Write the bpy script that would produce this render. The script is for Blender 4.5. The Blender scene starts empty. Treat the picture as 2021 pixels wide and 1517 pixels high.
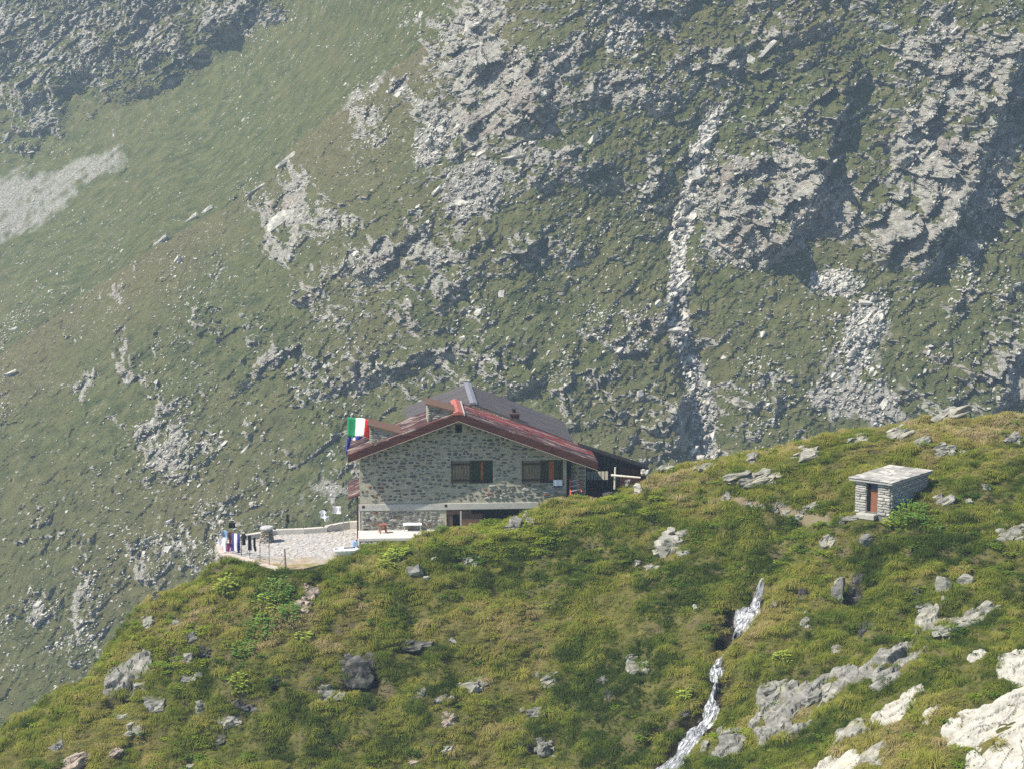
import bpy, bmesh, math, random
import numpy as np
from mathutils import Vector, Matrix

# ------------------------------------------------------------------ camera, sky, sun, exposure
S = bpy.context.scene
COL = S.collection
FPX, CXP, CYP = 4558.0, 1010.5, 758.5          # focal length and centre in photo pixels
PITCH = math.radians(9.0)
cam_data = bpy.data.cameras.new('camera')
cam_data.sensor_width = 36.0
cam_data.lens = 36.0 * FPX / 2021.0
cam_data.clip_start = 0.5
cam_data.clip_end = 3000.0
cam = bpy.data.objects.new('camera', cam_data)
cam.location = (0, 0, 0)
cam.rotation_euler = (math.pi / 2 - PITCH, 0, 0)
COL.objects.link(cam)
S.camera = cam

SUN_EL = math.radians(52.0)
SUN_AZ = math.atan2(-0.92, -0.43)               # direction towards the sun, from +y clockwise to +x
sun_dir = Vector((math.sin(SUN_AZ) * math.cos(SUN_EL), math.cos(SUN_AZ) * math.cos(SUN_EL), math.sin(SUN_EL)))
world = bpy.data.worlds.new('World')
S.world = world
world.use_nodes = True
wn = world.node_tree
sky = wn.nodes.new('ShaderNodeTexSky')
sky.sky_type = 'NISHITA'
sky.sun_disc = False
sky.sun_elevation = SUN_EL
sky.sun_rotation = SUN_AZ
sky.altitude = 2000
wn.links.new(sky.outputs[0], wn.nodes['Background'].inputs[0])
wn.nodes['Background'].inputs[1].default_value = 0.115
sun_data = bpy.data.lights.new('sun', 'SUN')
sun_data.energy = 5.0
sun_data.angle = math.radians(0.5)
sun_data.color = (1.0, 0.93, 0.80)
sun = bpy.data.objects.new('sun', sun_data)
sun.rotation_euler = sun_dir.to_track_quat('Z', 'Y').to_euler()
COL.objects.link(sun)
S.view_settings.view_transform = 'Standard'
S.view_settings.look = 'None'
S.view_settings.exposure = 0.68
S.view_settings.gamma = 1.0
S.view_settings.use_curve_mapping = False
S.render.engine = 'CYCLES'
S.cycles.use_denoising = False
S.cycles.use_adaptive_sampling = True
S.cycles.adaptive_threshold = 0.02
S.cycles.max_bounces = 5
S.cycles.diffuse_bounces = 2
S.cycles.transparent_max_bounces = 8
S.cycles.volume_bounces = 0

rng = np.random.default_rng(11)
random.seed(11)

# ------------------------------------------------------------------ measuring helpers
CP, SP = math.cos(PITCH), math.sin(PITCH)

def ray(px, py):
    u = (px - CXP) / FPX
    v = (CYP - py) / FPX
    return np.array([u, CP + v * SP, -SP + v * CP])

def at(px, py, Y):
    """the point seen at a photo pixel at a distance Y (metres along world y)"""
    d = ray(px, py)
    return d * (Y / d[1])

def at_z(px, py, z):
    d = ray(px, py)
    return d * (z / d[2])

def to_px(x, y, z):
    c = y * CP - z * SP
    v = y * SP + z * CP
    return CXP + FPX * x / c, CYP - FPX * v / c

# ------------------------------------------------------------------ numpy noise
def _hash(ix, iy, seed):
    h = (ix.astype(np.int64) * 374761393 + iy.astype(np.int64) * 668265263 + seed * 1274126177) & 0xFFFFFFFF
    h = ((h ^ (h >> 13)) * 1274126177) & 0xFFFFFFFF
    h = ((h ^ (h >> 16)) * 2246822519) & 0xFFFFFFFF
    h = h ^ (h >> 13)
    return (h & 0xFFFFFF) / float(0x1000000)

def vnoise(x, y, seed=0):
    ix = np.floor(x); iy = np.floor(y)
    fx = x - ix; fy = y - iy
    fx = fx * fx * fx * (fx * (fx * 6 - 15) + 10); fy = fy * fy * fy * (fy * (fy * 6 - 15) + 10)
    a = _hash(ix, iy, seed); b = _hash(ix + 1, iy, seed)
    c = _hash(ix, iy + 1, seed); d = _hash(ix + 1, iy + 1, seed)
    return (a + (b - a) * fx) * (1 - fy) + (c + (d - c) * fx) * fy

def fbm(x, y, seed=0, octaves=4, gain=0.5):
    s = 0.0; a = 1.0; n = 0.0
    for k in range(octaves):
        s = s + a * vnoise(x * 2 ** k + 17.3 * k, y * 2 ** k + 5.1 * k, seed + k)
        n += a; a *= gain
    return s / n

def facets(x, y, seed=0, tilt=0.5):
    """broken rock: nearest-cell planes; returns height and edge distance"""
    ix = np.floor(x); iy = np.floor(y)
    best = np.full(x.shape, 9.0); sec = np.full(x.shape, 9.0); h = np.zeros(x.shape)
    for dx in (-1, 0, 1):
        for dy in (-1, 0, 1):
            jx = ix + dx; jy = iy + dy
            cx = jx + 0.1 + 0.8 * _hash(jx, jy, seed); cy = jy + 0.1 + 0.8 * _hash(jx, jy, seed + 1)
            d = (x - cx) ** 2 + (y - cy) ** 2
            hh = _hash(jx, jy, seed + 2) - 0.5 + tilt * ((_hash(jx, jy, seed + 3) - 0.5) * (x - cx) + (_hash(jx, jy, seed + 4) - 0.5) * (y - cy)) * 2
            closer = d < best
            sec = np.where(closer, best, np.minimum(sec, d))
            h = np.where(closer, hh, h)
            best = np.where(closer, d, best)
    return h, np.sqrt(sec) - np.sqrt(best)

def sstep(a, b, x):
    t = np.clip((x - a) / (b - a), 0, 1)
    return t * t * (3 - 2 * t)

class TPS:
    """thin plate surface through measured points"""
    def __init__(self, pts, vals, lam=0.0):
        p = np.asarray(pts, float); n = len(p)
        self.p = p
        r2 = ((p[:, None, :] - p[None]) ** 2).sum(-1)
        K = 0.5 * r2 * np.log(r2 + 1e-9) + lam * np.eye(n)
        P = np.c_[np.ones(n), p]
        A = np.zeros((n + 3, n + 3)); A[:n, :n] = K; A[:n, n:] = P; A[n:, :n] = P.T
        self.w = np.linalg.solve(A, np.r_[np.asarray(vals, float), 0, 0, 0])
    def __call__(self, x, y):
        x = np.asarray(x, float); y = np.asarray(y, float)
        out = self.w[-3] + self.w[-2] * x + self.w[-1] * y
        for i in range(len(self.p)):
            r2 = (x - self.p[i, 0]) ** 2 + (y - self.p[i, 1]) ** 2
            out = out + self.w[i] * 0.5 * r2 * np.log(r2 + 1e-9)
        return out

def seg_dist(x, y, ax, ay, bx, by):
    dx, dy = bx - ax, by - ay
    L2 = dx * dx + dy * dy + 1e-9
    t = np.clip(((x - ax) * dx + (y - ay) * dy) / L2, 0, 1)
    d = np.hypot(x - ax - t * dx, y - ay - t * dy)
    side = np.sign((x - ax) * dy - (y - ay) * dx)
    return d, t, side

def path_dist(x, y, pts):
    """distance to a polyline, position along it 0..1, and side"""
    best = np.full(np.shape(x), 1e9); T = np.zeros(np.shape(x)); sd = np.zeros(np.shape(x))
    n = len(pts) - 1
    for i in range(n):
        d, t, s = seg_dist(x, y, *pts[i], *pts[i + 1])
        m = d < best
        best = np.where(m, d, best); T = np.where(m, (i + t) / n, T); sd = np.where(m, s, sd)
    return best, T, sd

def in_poly(x, y, poly):
    r = np.zeros(np.shape(x), bool)
    n = len(poly)
    for i in range(n):
        x0, y0 = poly[i]; x1, y1 = poly[(i + 1) % n]
        c = ((y0 > y) != (y1 > y)) & (x < (x1 - x0) * (y - y0) / (y1 - y0 + 1e-12) + x0)
        r ^= c
    return r

def poly_sd(x, y, poly):
    """signed distance to polygon, positive inside"""
    best = np.full(np.shape(x), 1e9)
    n = len(poly)
    for i in range(n):
        d, _, _ = seg_dist(x, y, *poly[i], *poly[(i + 1) % n])
        best = np.minimum(best, d)
    return np.where(in_poly(x, y, poly), best, -best)

# ------------------------------------------------------------------ object helpers
def tag(o, label=None, category=None, group=None, kind=None):
    if label: o['label'] = label
    if category: o['category'] = category
    if group: o['group'] = group
    if kind: o['kind'] = kind
    return o

def link(name, me, mat=None, parent=None, loc=None):
    o = bpy.data.objects.new(name, me)
    COL.objects.link(o)
    if mat is not None and me is not None and not me.materials:
        me.materials.append(mat)
    if loc is not None: o.location = loc
    if parent is not None: o.parent = parent
    return o

def empty(name, loc=(0, 0, 0), rotz=0.0):
    o = bpy.data.objects.new(name, None)
    o.location = loc; o.rotation_euler = (0, 0, rotz)
    o.empty_display_size = 0.2
    COL.objects.link(o)
    return o

def np_mesh(name, verts, quads=None, tris=None, smooth=False):
    me = bpy.data.meshes.new(name)
    verts = np.ascontiguousarray(verts, np.float32)
    me.vertices.add(len(verts)); me.vertices.foreach_set('co', verts.ravel())
    loops = []; starts = []; tot = 0
    if quads is not None and len(quads):
        q = np.asarray(quads, np.int32); loops.append(q.ravel()); starts.append(tot + np.arange(len(q)) * 4); tot += q.size
    if tris is not None and len(tris):
        t = np.asarray(tris, np.int32); loops.append(t.ravel()); starts.append(tot + np.arange(len(t)) * 3); tot += t.size
    loops = np.concatenate(loops).astype(np.int32); starts = np.concatenate(starts).astype(np.int32)
    me.loops.add(len(loops)); me.loops.foreach_set('vertex_index', loops)
    me.polygons.add(len(starts)); me.polygons.foreach_set('loop_start', starts)
    me.update(calc_edges=True)
    me.polygons.foreach_set('use_smooth', np.full(len(starts), smooth, bool))
    return me

def attr(me, name, data):
    a = me.attributes.new(name, 'FLOAT', 'POINT')
    a.data.foreach_set('value', np.ascontiguousarray(data, np.float32).ravel())

def grid_quads(nx, ny, keep=None):
    i = np.arange(nx - 1)[None, :] + nx * np.arange(ny - 1)[:, None]
    q = np.stack([i, i + 1, i + nx + 1, i + nx], -1).reshape(-1, 4)
    if keep is not None:
        k = keep.ravel()
        q = q[k[q].any(1)]
        used = np.unique(q); m = np.full(nx * ny, -1); m[used] = np.arange(len(used))
        return m[q], used
    return q

class MB:
    """collects boxes, prisms and tubes into one mesh"""
    def __init__(s): s.v = []; s.f = []
    def add(s, vs, fs):
        b = len(s.v); s.v += [tuple(map(float, v)) for v in vs]; s.f += [tuple(b + i for i in f) for f in fs]; return s
    def box(s, x0, x1, y0, y1, z0, z1):
        return s.add([(x0, y0, z0), (x1, y0, z0), (x1, y1, z0), (x0, y1, z0), (x0, y0, z1), (x1, y0, z1), (x1, y1, z1), (x0, y1, z1)],
                     [(0, 3, 2, 1), (4, 5, 6, 7), (0, 1, 5, 4), (1, 2, 6, 5), (2, 3, 7, 6), (3, 0, 4, 7)])
    def prism(s, pts, y0, y1):
        """polygon in (x,z), counter-clockwise seen from -y, extruded along y"""
        n = len(pts)
        vs = [(x, y0, z) for x, z in pts] + [(x, y1, z) for x, z in pts]
        fs = [tuple(range(n)), tuple(range(2 * n - 1, n - 1, -1))] + [(i, i + n, (i + 1) % n + n, (i + 1) % n) for i in range(n)]
        return s.add(vs, fs)
    def tube(s, p0, p1, r0, r1=None, n=8):
        r1 = r0 if r1 is None else r1
        p0 = Vector(p0); p1 = Vector(p1); d = (p1 - p0).normalized()
        a = d.orthogonal().normalized(); b = d.cross(a)
        vs = []
        for p, r in ((p0, r0), (p1, r1)):
            for k in range(n):
                t = 2 * math.pi * k / n
                vs.append(p + a * (r * math.cos(t)) + b * (r * math.sin(t)))
        fs = [(k, (k + 1) % n, n + (k + 1) % n, n + k) for k in range(n)] + [tuple(range(n - 1, -1, -1)), tuple(range(n, 2 * n))]
        return s.add(vs, fs)
    def beam(s, p0, p1, w, h):
        p0 = Vector(p0); p1 = Vector(p1); d = (p1 - p0).normalized()
        side = d.cross(Vector((0, 0, 1)));
        if side.length < 1e-3: side = Vector((1, 0, 0))
        side.normalize(); up = side.cross(d)
        vs = [p + side * (a * w / 2) + up * (b * h / 2) for p in (p0, p1) for a, b in ((-1, -1), (1, -1), (1, 1), (-1, 1))]
        return s.add(vs, [(0, 1, 2, 3), (7, 6, 5, 4), (0, 4, 5, 1), (1, 5, 6, 2), (2, 6, 7, 3), (3, 7, 4, 0)])
    def mesh(s, name, bevel=0.0):
        me = bpy.data.meshes.new(name)
        me.from_pydata(s.v, [], s.f)
        bm = bmesh.new(); bm.from_mesh(me)
        bmesh.ops.recalc_face_normals(bm, faces=bm.faces)
        if bevel:
            bmesh.ops.bevel(bm, geom=list(bm.edges), offset=bevel, segments=1, affect='EDGES', profile=0.5)
        bm.to_mesh(me); bm.free()
        return me
    def build(s, name, mat, parent=None, bevel=0.0):
        return link(name, s.mesh(name, bevel), mat, parent)

# ------------------------------------------------------------------ materials
def new_mat(name, rough=0.9, spec=0.2):
    m = bpy.data.materials.new(name); m.use_nodes = True
    b = m.node_tree.nodes['Principled BSDF']
    b.inputs['Roughness'].default_value = rough
    b.inputs['Specular IOR Level'].default_value = spec
    return m, m.node_tree, b

def N(nt, t, **kw):
    n = nt.nodes.new(t)
    for k, v in kw.items(): setattr(n, k, v)
    return n

def coords(nt, scale=(1, 1, 1), rot=(0, 0, 0), src='Object'):
    tc = N(nt, 'ShaderNodeTexCoord')
    mp = N(nt, 'ShaderNodeMapping')
    mp.inputs['Scale'].default_value = scale; mp.inputs['Rotation'].default_value = rot
    nt.links.new(tc.outputs[src], mp.inputs[0])
    return mp.outputs[0]

def noise(nt, vec, scale, detail=4, rough=0.6, dist=0.0):
    n = N(nt, 'ShaderNodeTexNoise')
    n.inputs['Scale'].default_value = scale; n.inputs['Detail'].default_value = detail
    n.inputs['Roughness'].default_value = rough; n.inputs['Distortion'].default_value = dist
    if vec is not None: nt.links.new(vec, n.inputs['Vector'])
    return n.outputs['Fac']

def ramp(nt, fac, stops, interp='LINEAR'):
    r = N(nt, 'ShaderNodeValToRGB'); r.color_ramp.interpolation = interp
    e = r.color_ramp.elements
    while len(e) < len(stops): e.new(0.5)
    for el, (p, c) in zip(e, stops):
        el.position = p; el.color = tuple(c) + (1,) if len(c) == 3 else c
    nt.links.new(fac, r.inputs[0])
    return r.outputs[0]

def grey(nt, fac, a, b):
    return ramp(nt, fac, [(a, (0, 0, 0)), (b, (1, 1, 1))])

def mix(nt, fac, a, b, mode='MIX'):
    m = N(nt, 'ShaderNodeMix', data_type='RGBA', blend_type=mode)
    for sock, v in ((m.inputs[0], fac), (m.inputs[6], a), (m.inputs[7], b)):
        if isinstance(v, (int, float)): sock.default_value = v
        elif isinstance(v, tuple): sock.default_value = v + (1,)
        else: nt.links.new(v, sock)
    return m.outputs[2]

def math_n(nt, op, a, b=None, clamp=False):
    m = N(nt, 'ShaderNodeMath', operation=op); m.use_clamp = clamp
    for i, v in enumerate((a, b)):
        if v is None: continue
        if isinstance(v, (int, float)): m.inputs[i].default_value = v
        else: nt.links.new(v, m.inputs[i])
    return m.outputs[0]

def attribute(nt, name, kind='GEOMETRY'):
    a = N(nt, 'ShaderNodeAttribute', attribute_type=kind); a.attribute_name = name
    return a.outputs['Fac']

def bump(nt, b, height, strength=0.5, dist=0.1):
    n = N(nt, 'ShaderNodeBump'); n.inputs['Strength'].default_value = strength; n.inputs['Distance'].default_value = dist
    nt.links.new(height, n.inputs['Height']); nt.links.new(n.outputs[0], b.inputs['Normal'])

def plain(name, color, rough=0.85, var=0.25, scale=6.0, spec=0.2, stretch=(1, 1, 1)):
    """one colour with uneven weathering"""
    m, nt, b = new_mat(name, rough, spec)
    f = noise(nt, coords(nt, stretch), scale, 5, 0.65)
    lo = tuple(c * (1 - var) for c in color); hi = tuple(min(1, c * (1 + var)) for c in color)
    nt.links.new(ramp(nt, f, [(0.3, lo), (0.7, hi)]), b.inputs['Base Color'])
    return m

def rock_mat(name, dark, mid, light, scale=1.0, stain=(0.3, 0.2, 0.1), lichen=0.3):
    m, nt, b = new_mat(name, 0.95, 0.15)
    v = coords(nt, (scale, scale, scale * 2.2), (0.35, 0.25, 0))
    f = noise(nt, v, 1.3, 8, 0.68)
    c = ramp(nt, f, [(0.32, dark), (0.5, mid), (0.66, light)])
    f2 = grey(nt, noise(nt, coords(nt), 0.9 * scale, 4, 0.6), 0.56, 0.7)
    c = mix(nt, math_n(nt, 'MULTIPLY', f2, lichen), c, stain)
    nt.links.new(c, b.inputs['Base Color'])
    bump(nt, b, noise(nt, v, 5.0, 6, 0.7), 0.6, 0.08 / scale)
    return m

def convex_rock(name, seed, n=16, flat=(1, 1, 1), power=0.6):
    """an angular stone: hull of random points, unit size"""
    r = np.random.default_rng(seed)
    p = r.normal(size=(n, 3)); p /= np.linalg.norm(p, axis=1)[:, None]
    p *= (0.75 + 0.25 * r.random((n, 1)))
    p = np.sign(p) * np.abs(p) ** power
    p *= np.array(flat) * 0.5
    bm = bmesh.new()
    for q in p: bm.verts.new(q)
    res = bmesh.ops.convex_hull(bm, input=bm.verts)
    for g in [e for e in res['geom_interior'] if isinstance(e, bmesh.types.BMVert)]: bm.verts.remove(g)
    bmesh.ops.dissolve_limit(bm, angle_limit=math.radians(14), verts=bm.verts, edges=bm.edges)
    me = bpy.data.meshes.new(name); bm.to_mesh(me); bm.free()
    return me

def scatter(name, pts, rots, scales, idx, tint, protos, mat, kind='stuff'):
    """one object holding many copies of a few small meshes"""
    col = bpy.data.collections.new(name + '_source')
    for k, me in enumerate(protos):
        if not me.materials: me.materials.append(mat)
        col.objects.link(bpy.data.objects.new('%s_piece_%02d' % (name, k), me))
    me = bpy.data.meshes.new(name)
    n = len(pts)
    me.vertices.add(n); me.vertices.foreach_set('co', np.ascontiguousarray(pts, np.float32).ravel())
    for nm, typ, key, data in (('rot', 'FLOAT_VECTOR', 'vector', rots), ('scl', 'FLOAT_VECTOR', 'vector', scales), ('idx', 'INT', 'value', idx), ('tint', 'FLOAT', 'value', tint)):
        a = me.attributes.new(nm, typ, 'POINT')
        a.data.foreach_set(key, np.ascontiguousarray(data, np.int32 if typ == 'INT' else np.float32).ravel())
    o = link(name, me)
    ng = bpy.data.node_groups.new(name, 'GeometryNodeTree')
    ng.interface.new_socket('Geometry', in_out='INPUT', socket_type='NodeSocketGeometry')
    ng.interface.new_socket('Geometry', in_out='OUTPUT', socket_type='NodeSocketGeometry')
    gi = ng.nodes.new('NodeGroupInput'); go = ng.nodes.new('NodeGroupOutput')
    iop = ng.nodes.new('GeometryNodeInstanceOnPoints'); ci = ng.nodes.new('GeometryNodeCollectionInfo')
    ci.inputs['Collection'].default_value = col
    ci.inputs['Separate Children'].default_value = True; ci.inputs['Reset Children'].default_value = True
    def na(nm, typ):
        q = ng.nodes.new('GeometryNodeInputNamedAttribute'); q.data_type = typ; q.inputs['Name'].default_value = nm
        return q.outputs['Attribute']
    e2r = ng.nodes.new('FunctionNodeEulerToRotation')
    ng.links.new(na('rot', 'FLOAT_VECTOR'), e2r.inputs[0])
    ng.links.new(gi.outputs[0], iop.inputs['Points']); ng.links.new(ci.outputs[0], iop.inputs['Instance'])
    iop.inputs['Pick Instance'].default_value = True
    ng.links.new(na('idx', 'INT'), iop.inputs['Instance Index'])
    ng.links.new(e2r.outputs[0], iop.inputs['Rotation']); ng.links.new(na('scl', 'FLOAT_VECTOR'), iop.inputs['Scale'])
    ng.links.new(iop.outputs[0], go.inputs[0])
    md = o.modifiers.new('copies', 'NODES'); md.node_group = ng
    o['kind'] = kind
    return o
# ------------------------------------------------------------------ the mountain behind (depth over x and height)
MC = [(1010, 900, 290), (1010, 450, 322), (1010, 0, 356), (1010, 1200, 268), (1010, -200, 372),
      (1400, 900, 288), (1400, 450, 322), (1400, 0, 354), (1700, 900, 284), (1700, 600, 306), (1700, 250, 334), (1700, 0, 350),
      (2021, 800, 290), (2021, 450, 316), (2021, 0, 348), (2300, 800, 292), (2300, 0, 350), (2300, 1300, 262), (1700, -200, 366), (2300, -220, 366),
      (600, 1000, 296), (700, 500, 336), (750, 800, 310), (500, 600, 346), (300, 700, 344), (300, 1000, 312), (0, 1400, 282), (0, 1000, 328), (0, 700, 384),
      (-250, 1400, 296), (-250, 900, 360), (-250, 500, 470), (-250, 0, 590), (500, 1300, 276), (250, 1600, 262), (-250, 1700, 270), (1010, 1600, 246), (2000, 1600, 240), (2300, 1700, 235),
      (0, 600, 425), (0, 400, 475), (0, 270, 505), (0, 0, 570), (-100, -220, 640), (500, -220, 520), (500, 0, 480), (500, 200, 443), (480, 390, 396), (300, 490, 390), (600, 270, 390),
      (750, 150, 380), (900, 50, 368), (700, 60, 420), (560, 190, 432), (400, 340, 432), (200, 500, 424), (800, -100, 405), (250, 250, 475), (250, 0, 525)]
mpts = np.array([at(*c) for c in MC])
Ybase = TPS(mpts[:, [0, 2]], mpts[:, 1], lam=0.5)
Yb2 = lambda x, z: np.clip(Ybase(x, z), 225, 760)

def mpix(px, py):
    """point of the undisplaced mountain face seen at a photo pixel"""
    Y = 340.0
    for _ in range(60):
        p = at(px, py, Y)
        Y = 0.6 * Y + 0.4 * float(Yb2(p[0], p[2]))
    return at(px, py, Y)

GX = np.arange(-150, 112.01, 0.27); GZ = np.arange(-104, 24.01, 0.17)
mx, mz = np.meshgrid(GX, GZ)
mY = Yb2(mx, mz)
mpx, mpy = to_px(mx, mY, mz)                    # where each spot of the face lies in the survey photograph
# outcrop survey: centre, radii, tilt, strength
BL = [(980, 190, 130, 105, 0, 1.0), (930, 40, 60, 60, 0, .8), (860, 190, 40, 60, 0, .6), (1560, 400, 130, 100, 0, 1.0), (1480, 450, 80, 60, 0, .9), (1650, 430, 70, 70, 0, 1),
      (1830, 330, 110, 160, 0, 1), (1900, 170, 100, 100, 0, .75), (1960, 50, 80, 70, 0, .6), (1780, 450, 90, 70, 0, 1), (1950, 340, 80, 160, 0, 1), (1560, 230, 100, 60, 20, .62),
      (1420, 150, 60, 40, 30, .4), (900, 720, 130, 60, 0, .8), (640, 745, 130, 55, 0, .85), (520, 715, 100, 40, 20, .7), (750, 730, 90, 70, 0, .8), (590, 430, 80, 40, 30, .6),
      (880, 480, 110, 35, 10, .6), (1050, 510, 80, 25, 0, .7), (760, 600, 120, 50, 10, .5), (1220, 790, 90, 90, 0, .75), (1300, 810, 60, 100, 0, .75), (340, 680, 70, 55, 40, .7),
      (250, 735, 80, 45, 30, .6), (370, 790, 80, 60, 30, .65), (560, 830, 100, 60, 20, .6), (520, 960, 170, 50, 40, .62), (660, 930, 70, 60, 20, .65), (310, 920, 90, 40, 30, .45),
      (200, 1250, 130, 110, 40, .55), (75, 1190, 34, 44, 70, .8), (250, 1130, 50, 30, 40, .6), (310, 1095, 60, 30, 30, .6), (1240, 50, 80, 60, 0, .5), (1200, 200, 60, 80, 0, .4),
      (1900, 700, 120, 80, 0, .6), (1980, 700, 60, 110, 0, .85), (1520, 590, 60, 50, 0, .45), (1270, 380, 50, 60, 0, .5), (740, 490, 60, 35, 20, .6), (100, 830, 70, 40, 30, .4),
      (1060, 590, 70, 30, 0, .25), (1640, 900, 160, 60, 0, .4), (1500, 760, 80, 40, 0, .25), (820, 940, 150, 60, 0, .5)]
SC = [(850, 285, 30, 50, -25, 1), (955, 360, 80, 60, 10, .85), (930, 395, 60, 40, 0, .9), (1010, 300, 60, 18, 0, .6), (1650, 560, 55, 28, 0, .9), (1710, 650, 40, 70, -20, .95), (1660, 780, 70, 60, 0, .7),
      (1740, 800, 50, 50, -10, .9), (1230, 85, 40, 40, 0, .6), (720, 560, 80, 30, 10, .4), (1690, 720, 50, 50, 0, .7), (720, 180, 60, 26, 35, .5), (650, 960, 60, 40, 30, .5)]

def blobs(lst, soft=1.0):
    r = np.zeros(mpx.shape)
    for cx, cy, rx, ry, a, s in lst:
        a = math.radians(a); ca, sa = math.cos(a), math.sin(a)
        dx = mpx - cx; dy = -(mpy - cy)
        u = (dx * ca + dy * sa) / rx; v = (-dx * sa + dy * ca) / ry
        r = np.maximum(r, s * np.exp(-(u * u + v * v) * 0.9))
    return r

# rotated coordinates: beds and ribs of this mountain fall from upper right to lower left
A = math.radians(38)
ru = mx * math.cos(A) + mz * math.sin(A)         # along the beds
rv = -mx * math.sin(A) + mz * math.cos(A)
warp = (fbm(mx * 0.06, mz * 0.06, 3, 3) - 0.5)
cliffz = np.clip(blobs([b_ for b_ in BL if b_[5] >= 0.95]) * 1.25, 0, 1)
n_big = fbm(ru * 0.035, rv * 0.09, 21, 4)
n_mid = fbm(mx * 0.16 + 2 * warp, mz * 0.2, 31, 4)
n_fin = fbm(mx * 0.9, mz * 0.9, 41, 3)
rock = blobs(BL)
crest = [(1090, -160), (900, 50), (750, 152), (600, 272), (480, 388), (300, 490), (140, 600), (0, 700), (-250, 860)]
cd, ct, cs = path_dist(mpx, mpy, crest)
beyond = np.where(cs < 0, 1.0, 0.0) if (crest[0][0] > crest[-1][0]) else np.where(cs > 0, 1.0, 0.0)
t_side = (0 - crest[0][0])
# a point at the picture's upper left lies beyond the crest
_d, _t, _s = path_dist(np.array([100.0]), np.array([100.0]), crest)
beyond = (cs == _s[0]).astype(float)
far_soft = beyond * sstep(0, 120, cd)
# far rocky face at the very top left
fl = [(620, -120), (530, 0), (380, 112), (200, 192), (0, 272), (-250, 400)]
fd, ft, fs_ = path_dist(mpx, mpy, fl)
_d, _t, _s = path_dist(np.array([50.0]), np.array([30.0]), fl)
farcliff = sstep(-45, 70, np.where(fs_ == _s[0], fd, -fd) + 110 * (n_mid - 0.5))
rock = np.maximum(rock * (1 - 0.85 * far_soft * (1 - farcliff)), farcliff * (0.45 + 0.5 * (fbm(ru * 0.05, rv * 0.16, 77, 4))))
scree = blobs(SC)
fan = poly_sd(mpx, mpy, [(-250, 260), (0, 330), (90, 318), (255, 280), (240, 320), (150, 400), (60, 480), (0, 520), (-250, 640)])
fanm = sstep(-30, 50, fan + 90 * (n_mid - 0.5))
# speckle of small outcrops everywhere on the near face
loose = 0.2 * sstep(0.52, 0.74, n_big) + 0.34 * sstep(0.52, 0.68, n_mid)
mask = rock + loose * (1 - 0.8 * far_soft) * (0.5 + 0.7 * sstep(0.42, 0.6, fbm(ru * 0.02, rv * 0.03, 61, 2)))
mask = 0.84 * mask + 0.04 + 1.1 * (n_mid - 0.5) * (0.35 + 0.65 * (rock > 0.08)) + 0.7 * (n_fin - 0.5)
rockm = sstep(0.42, 0.6, mask)
# gully
GP = [(1560, 60), (1480, 130), (1420, 220), (1375, 300), (1362, 400), (1345, 500), (1330, 600), (1345, 680), (1365, 730), (1385, 800), (1395, 900), (1400, 1020)]
gd, gt, gs = path_dist(mpx, mpy, GP)
gw = 13 + 9 * gt + 22 * (fbm(mpx * 0.02, mpy * 0.02, 9, 2) - 0.5)
gul = np.exp(-(gd / (gw * 2.0)) ** 2) * (0.25 * sstep(0.02, 0.2, gt) + 0.75 * sstep(0.25, 0.55, gt))
gbed = sstep(1.5, 0.7, gd / gw) * sstep(0.08, 0.25, gt)

def rib(pts, H, wl, wr, pw=1.0):
    """a rib of rock, gentle on its left, steep on its right"""
    d, t, s = path_dist(mpx, mpy, pts)
    _d, _t, sl = path_dist(np.array([pts[len(pts) // 2][0] - 30.0]), np.array([pts[len(pts) // 2][1] - 10.0]), pts)
    left = (s == sl[0])
    e = sstep(0.0, 0.18, t) * sstep(1.0, 0.8, t) + 0.0
    jag = 1 + 0.35 * (fbm(mpx * 0.03, mpy * 0.03, 91, 3) - 0.5) * 2
    return H * jag * e * np.where(left, np.exp(-(d / wl) ** 1.2), np.exp(-(d / wr) ** 2))

ribs = (rib([(1740, 80), (1660, 150), (1625, 240), (1600, 330), (1560, 400), (1530, 470), (1510, 520)], 6.2, 150, 30)
        + rib([(2060, 10), (1985, 100), (1945, 220), (1905, 320), (1865, 420), (1815, 500), (1770, 560)], 6.4, 120, 32)
        + rib([(1860, 380), (1800, 420), (1760, 470), (1720, 540)], 2.5, 60, 20)
        + rib([(2080, 560), (2000, 650), (1965, 720), (1940, 800), (1920, 860)], 5.0, 120, 26)
        + rib([(1080, 60), (1065, 140), (1060, 210), (1035, 280)], 3.0, 60, 22)
        + rib([(960, 80), (935, 150), (925, 220), (920, 260)], 2.2, 40, 14)
        + rib([(900, 60), (880, 130), (860, 200), (850, 250)], 1.6, 40, 14)
        + rib([(1420, 560), (1345, 640), (1320, 720), (1320, 800), (1340, 930)], 3.0, 150, 22)
        + rib([(1000, 640), (1010, 690), (1040, 730), (1060, 770)], 3.2, 80, 30)
        + rib([(900, 650), (830, 690), (700, 740), (560, 800)], 2.2, 60, 26)
        + rib([(600, 660), (560, 690), (480, 740), (420, 780)], 2.5, 50, 22)
        + rib([(1480, 300), (1440, 370), (1420, 440), (1440, 520)], 2.4, 20, 50) * 0.4
        + rib([(860, 420), (800, 460), (720, 500), (640, 540)], 1.8, 50, 20)
        + rib([(110, 1130), (95, 1170), (85, 1200), (60, 1230)], 2.6, 40, 12)
        + rib([(560, -60), (450, 40), (390, 100), (300, 160), (150, 215)], 6, 120, 22)
        + rib([(380, -60), (260, 40), (130, 150), (0, 230)], 6, 90, 26)
        + rib([(250, -80), (120, 30), (0, 110), (-150, 210)], 6, 90, 26))
f1, e1 = facets(ru * 0.16 + 1.2 * warp, rv * 0.34, 5, 0.9)
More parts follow.
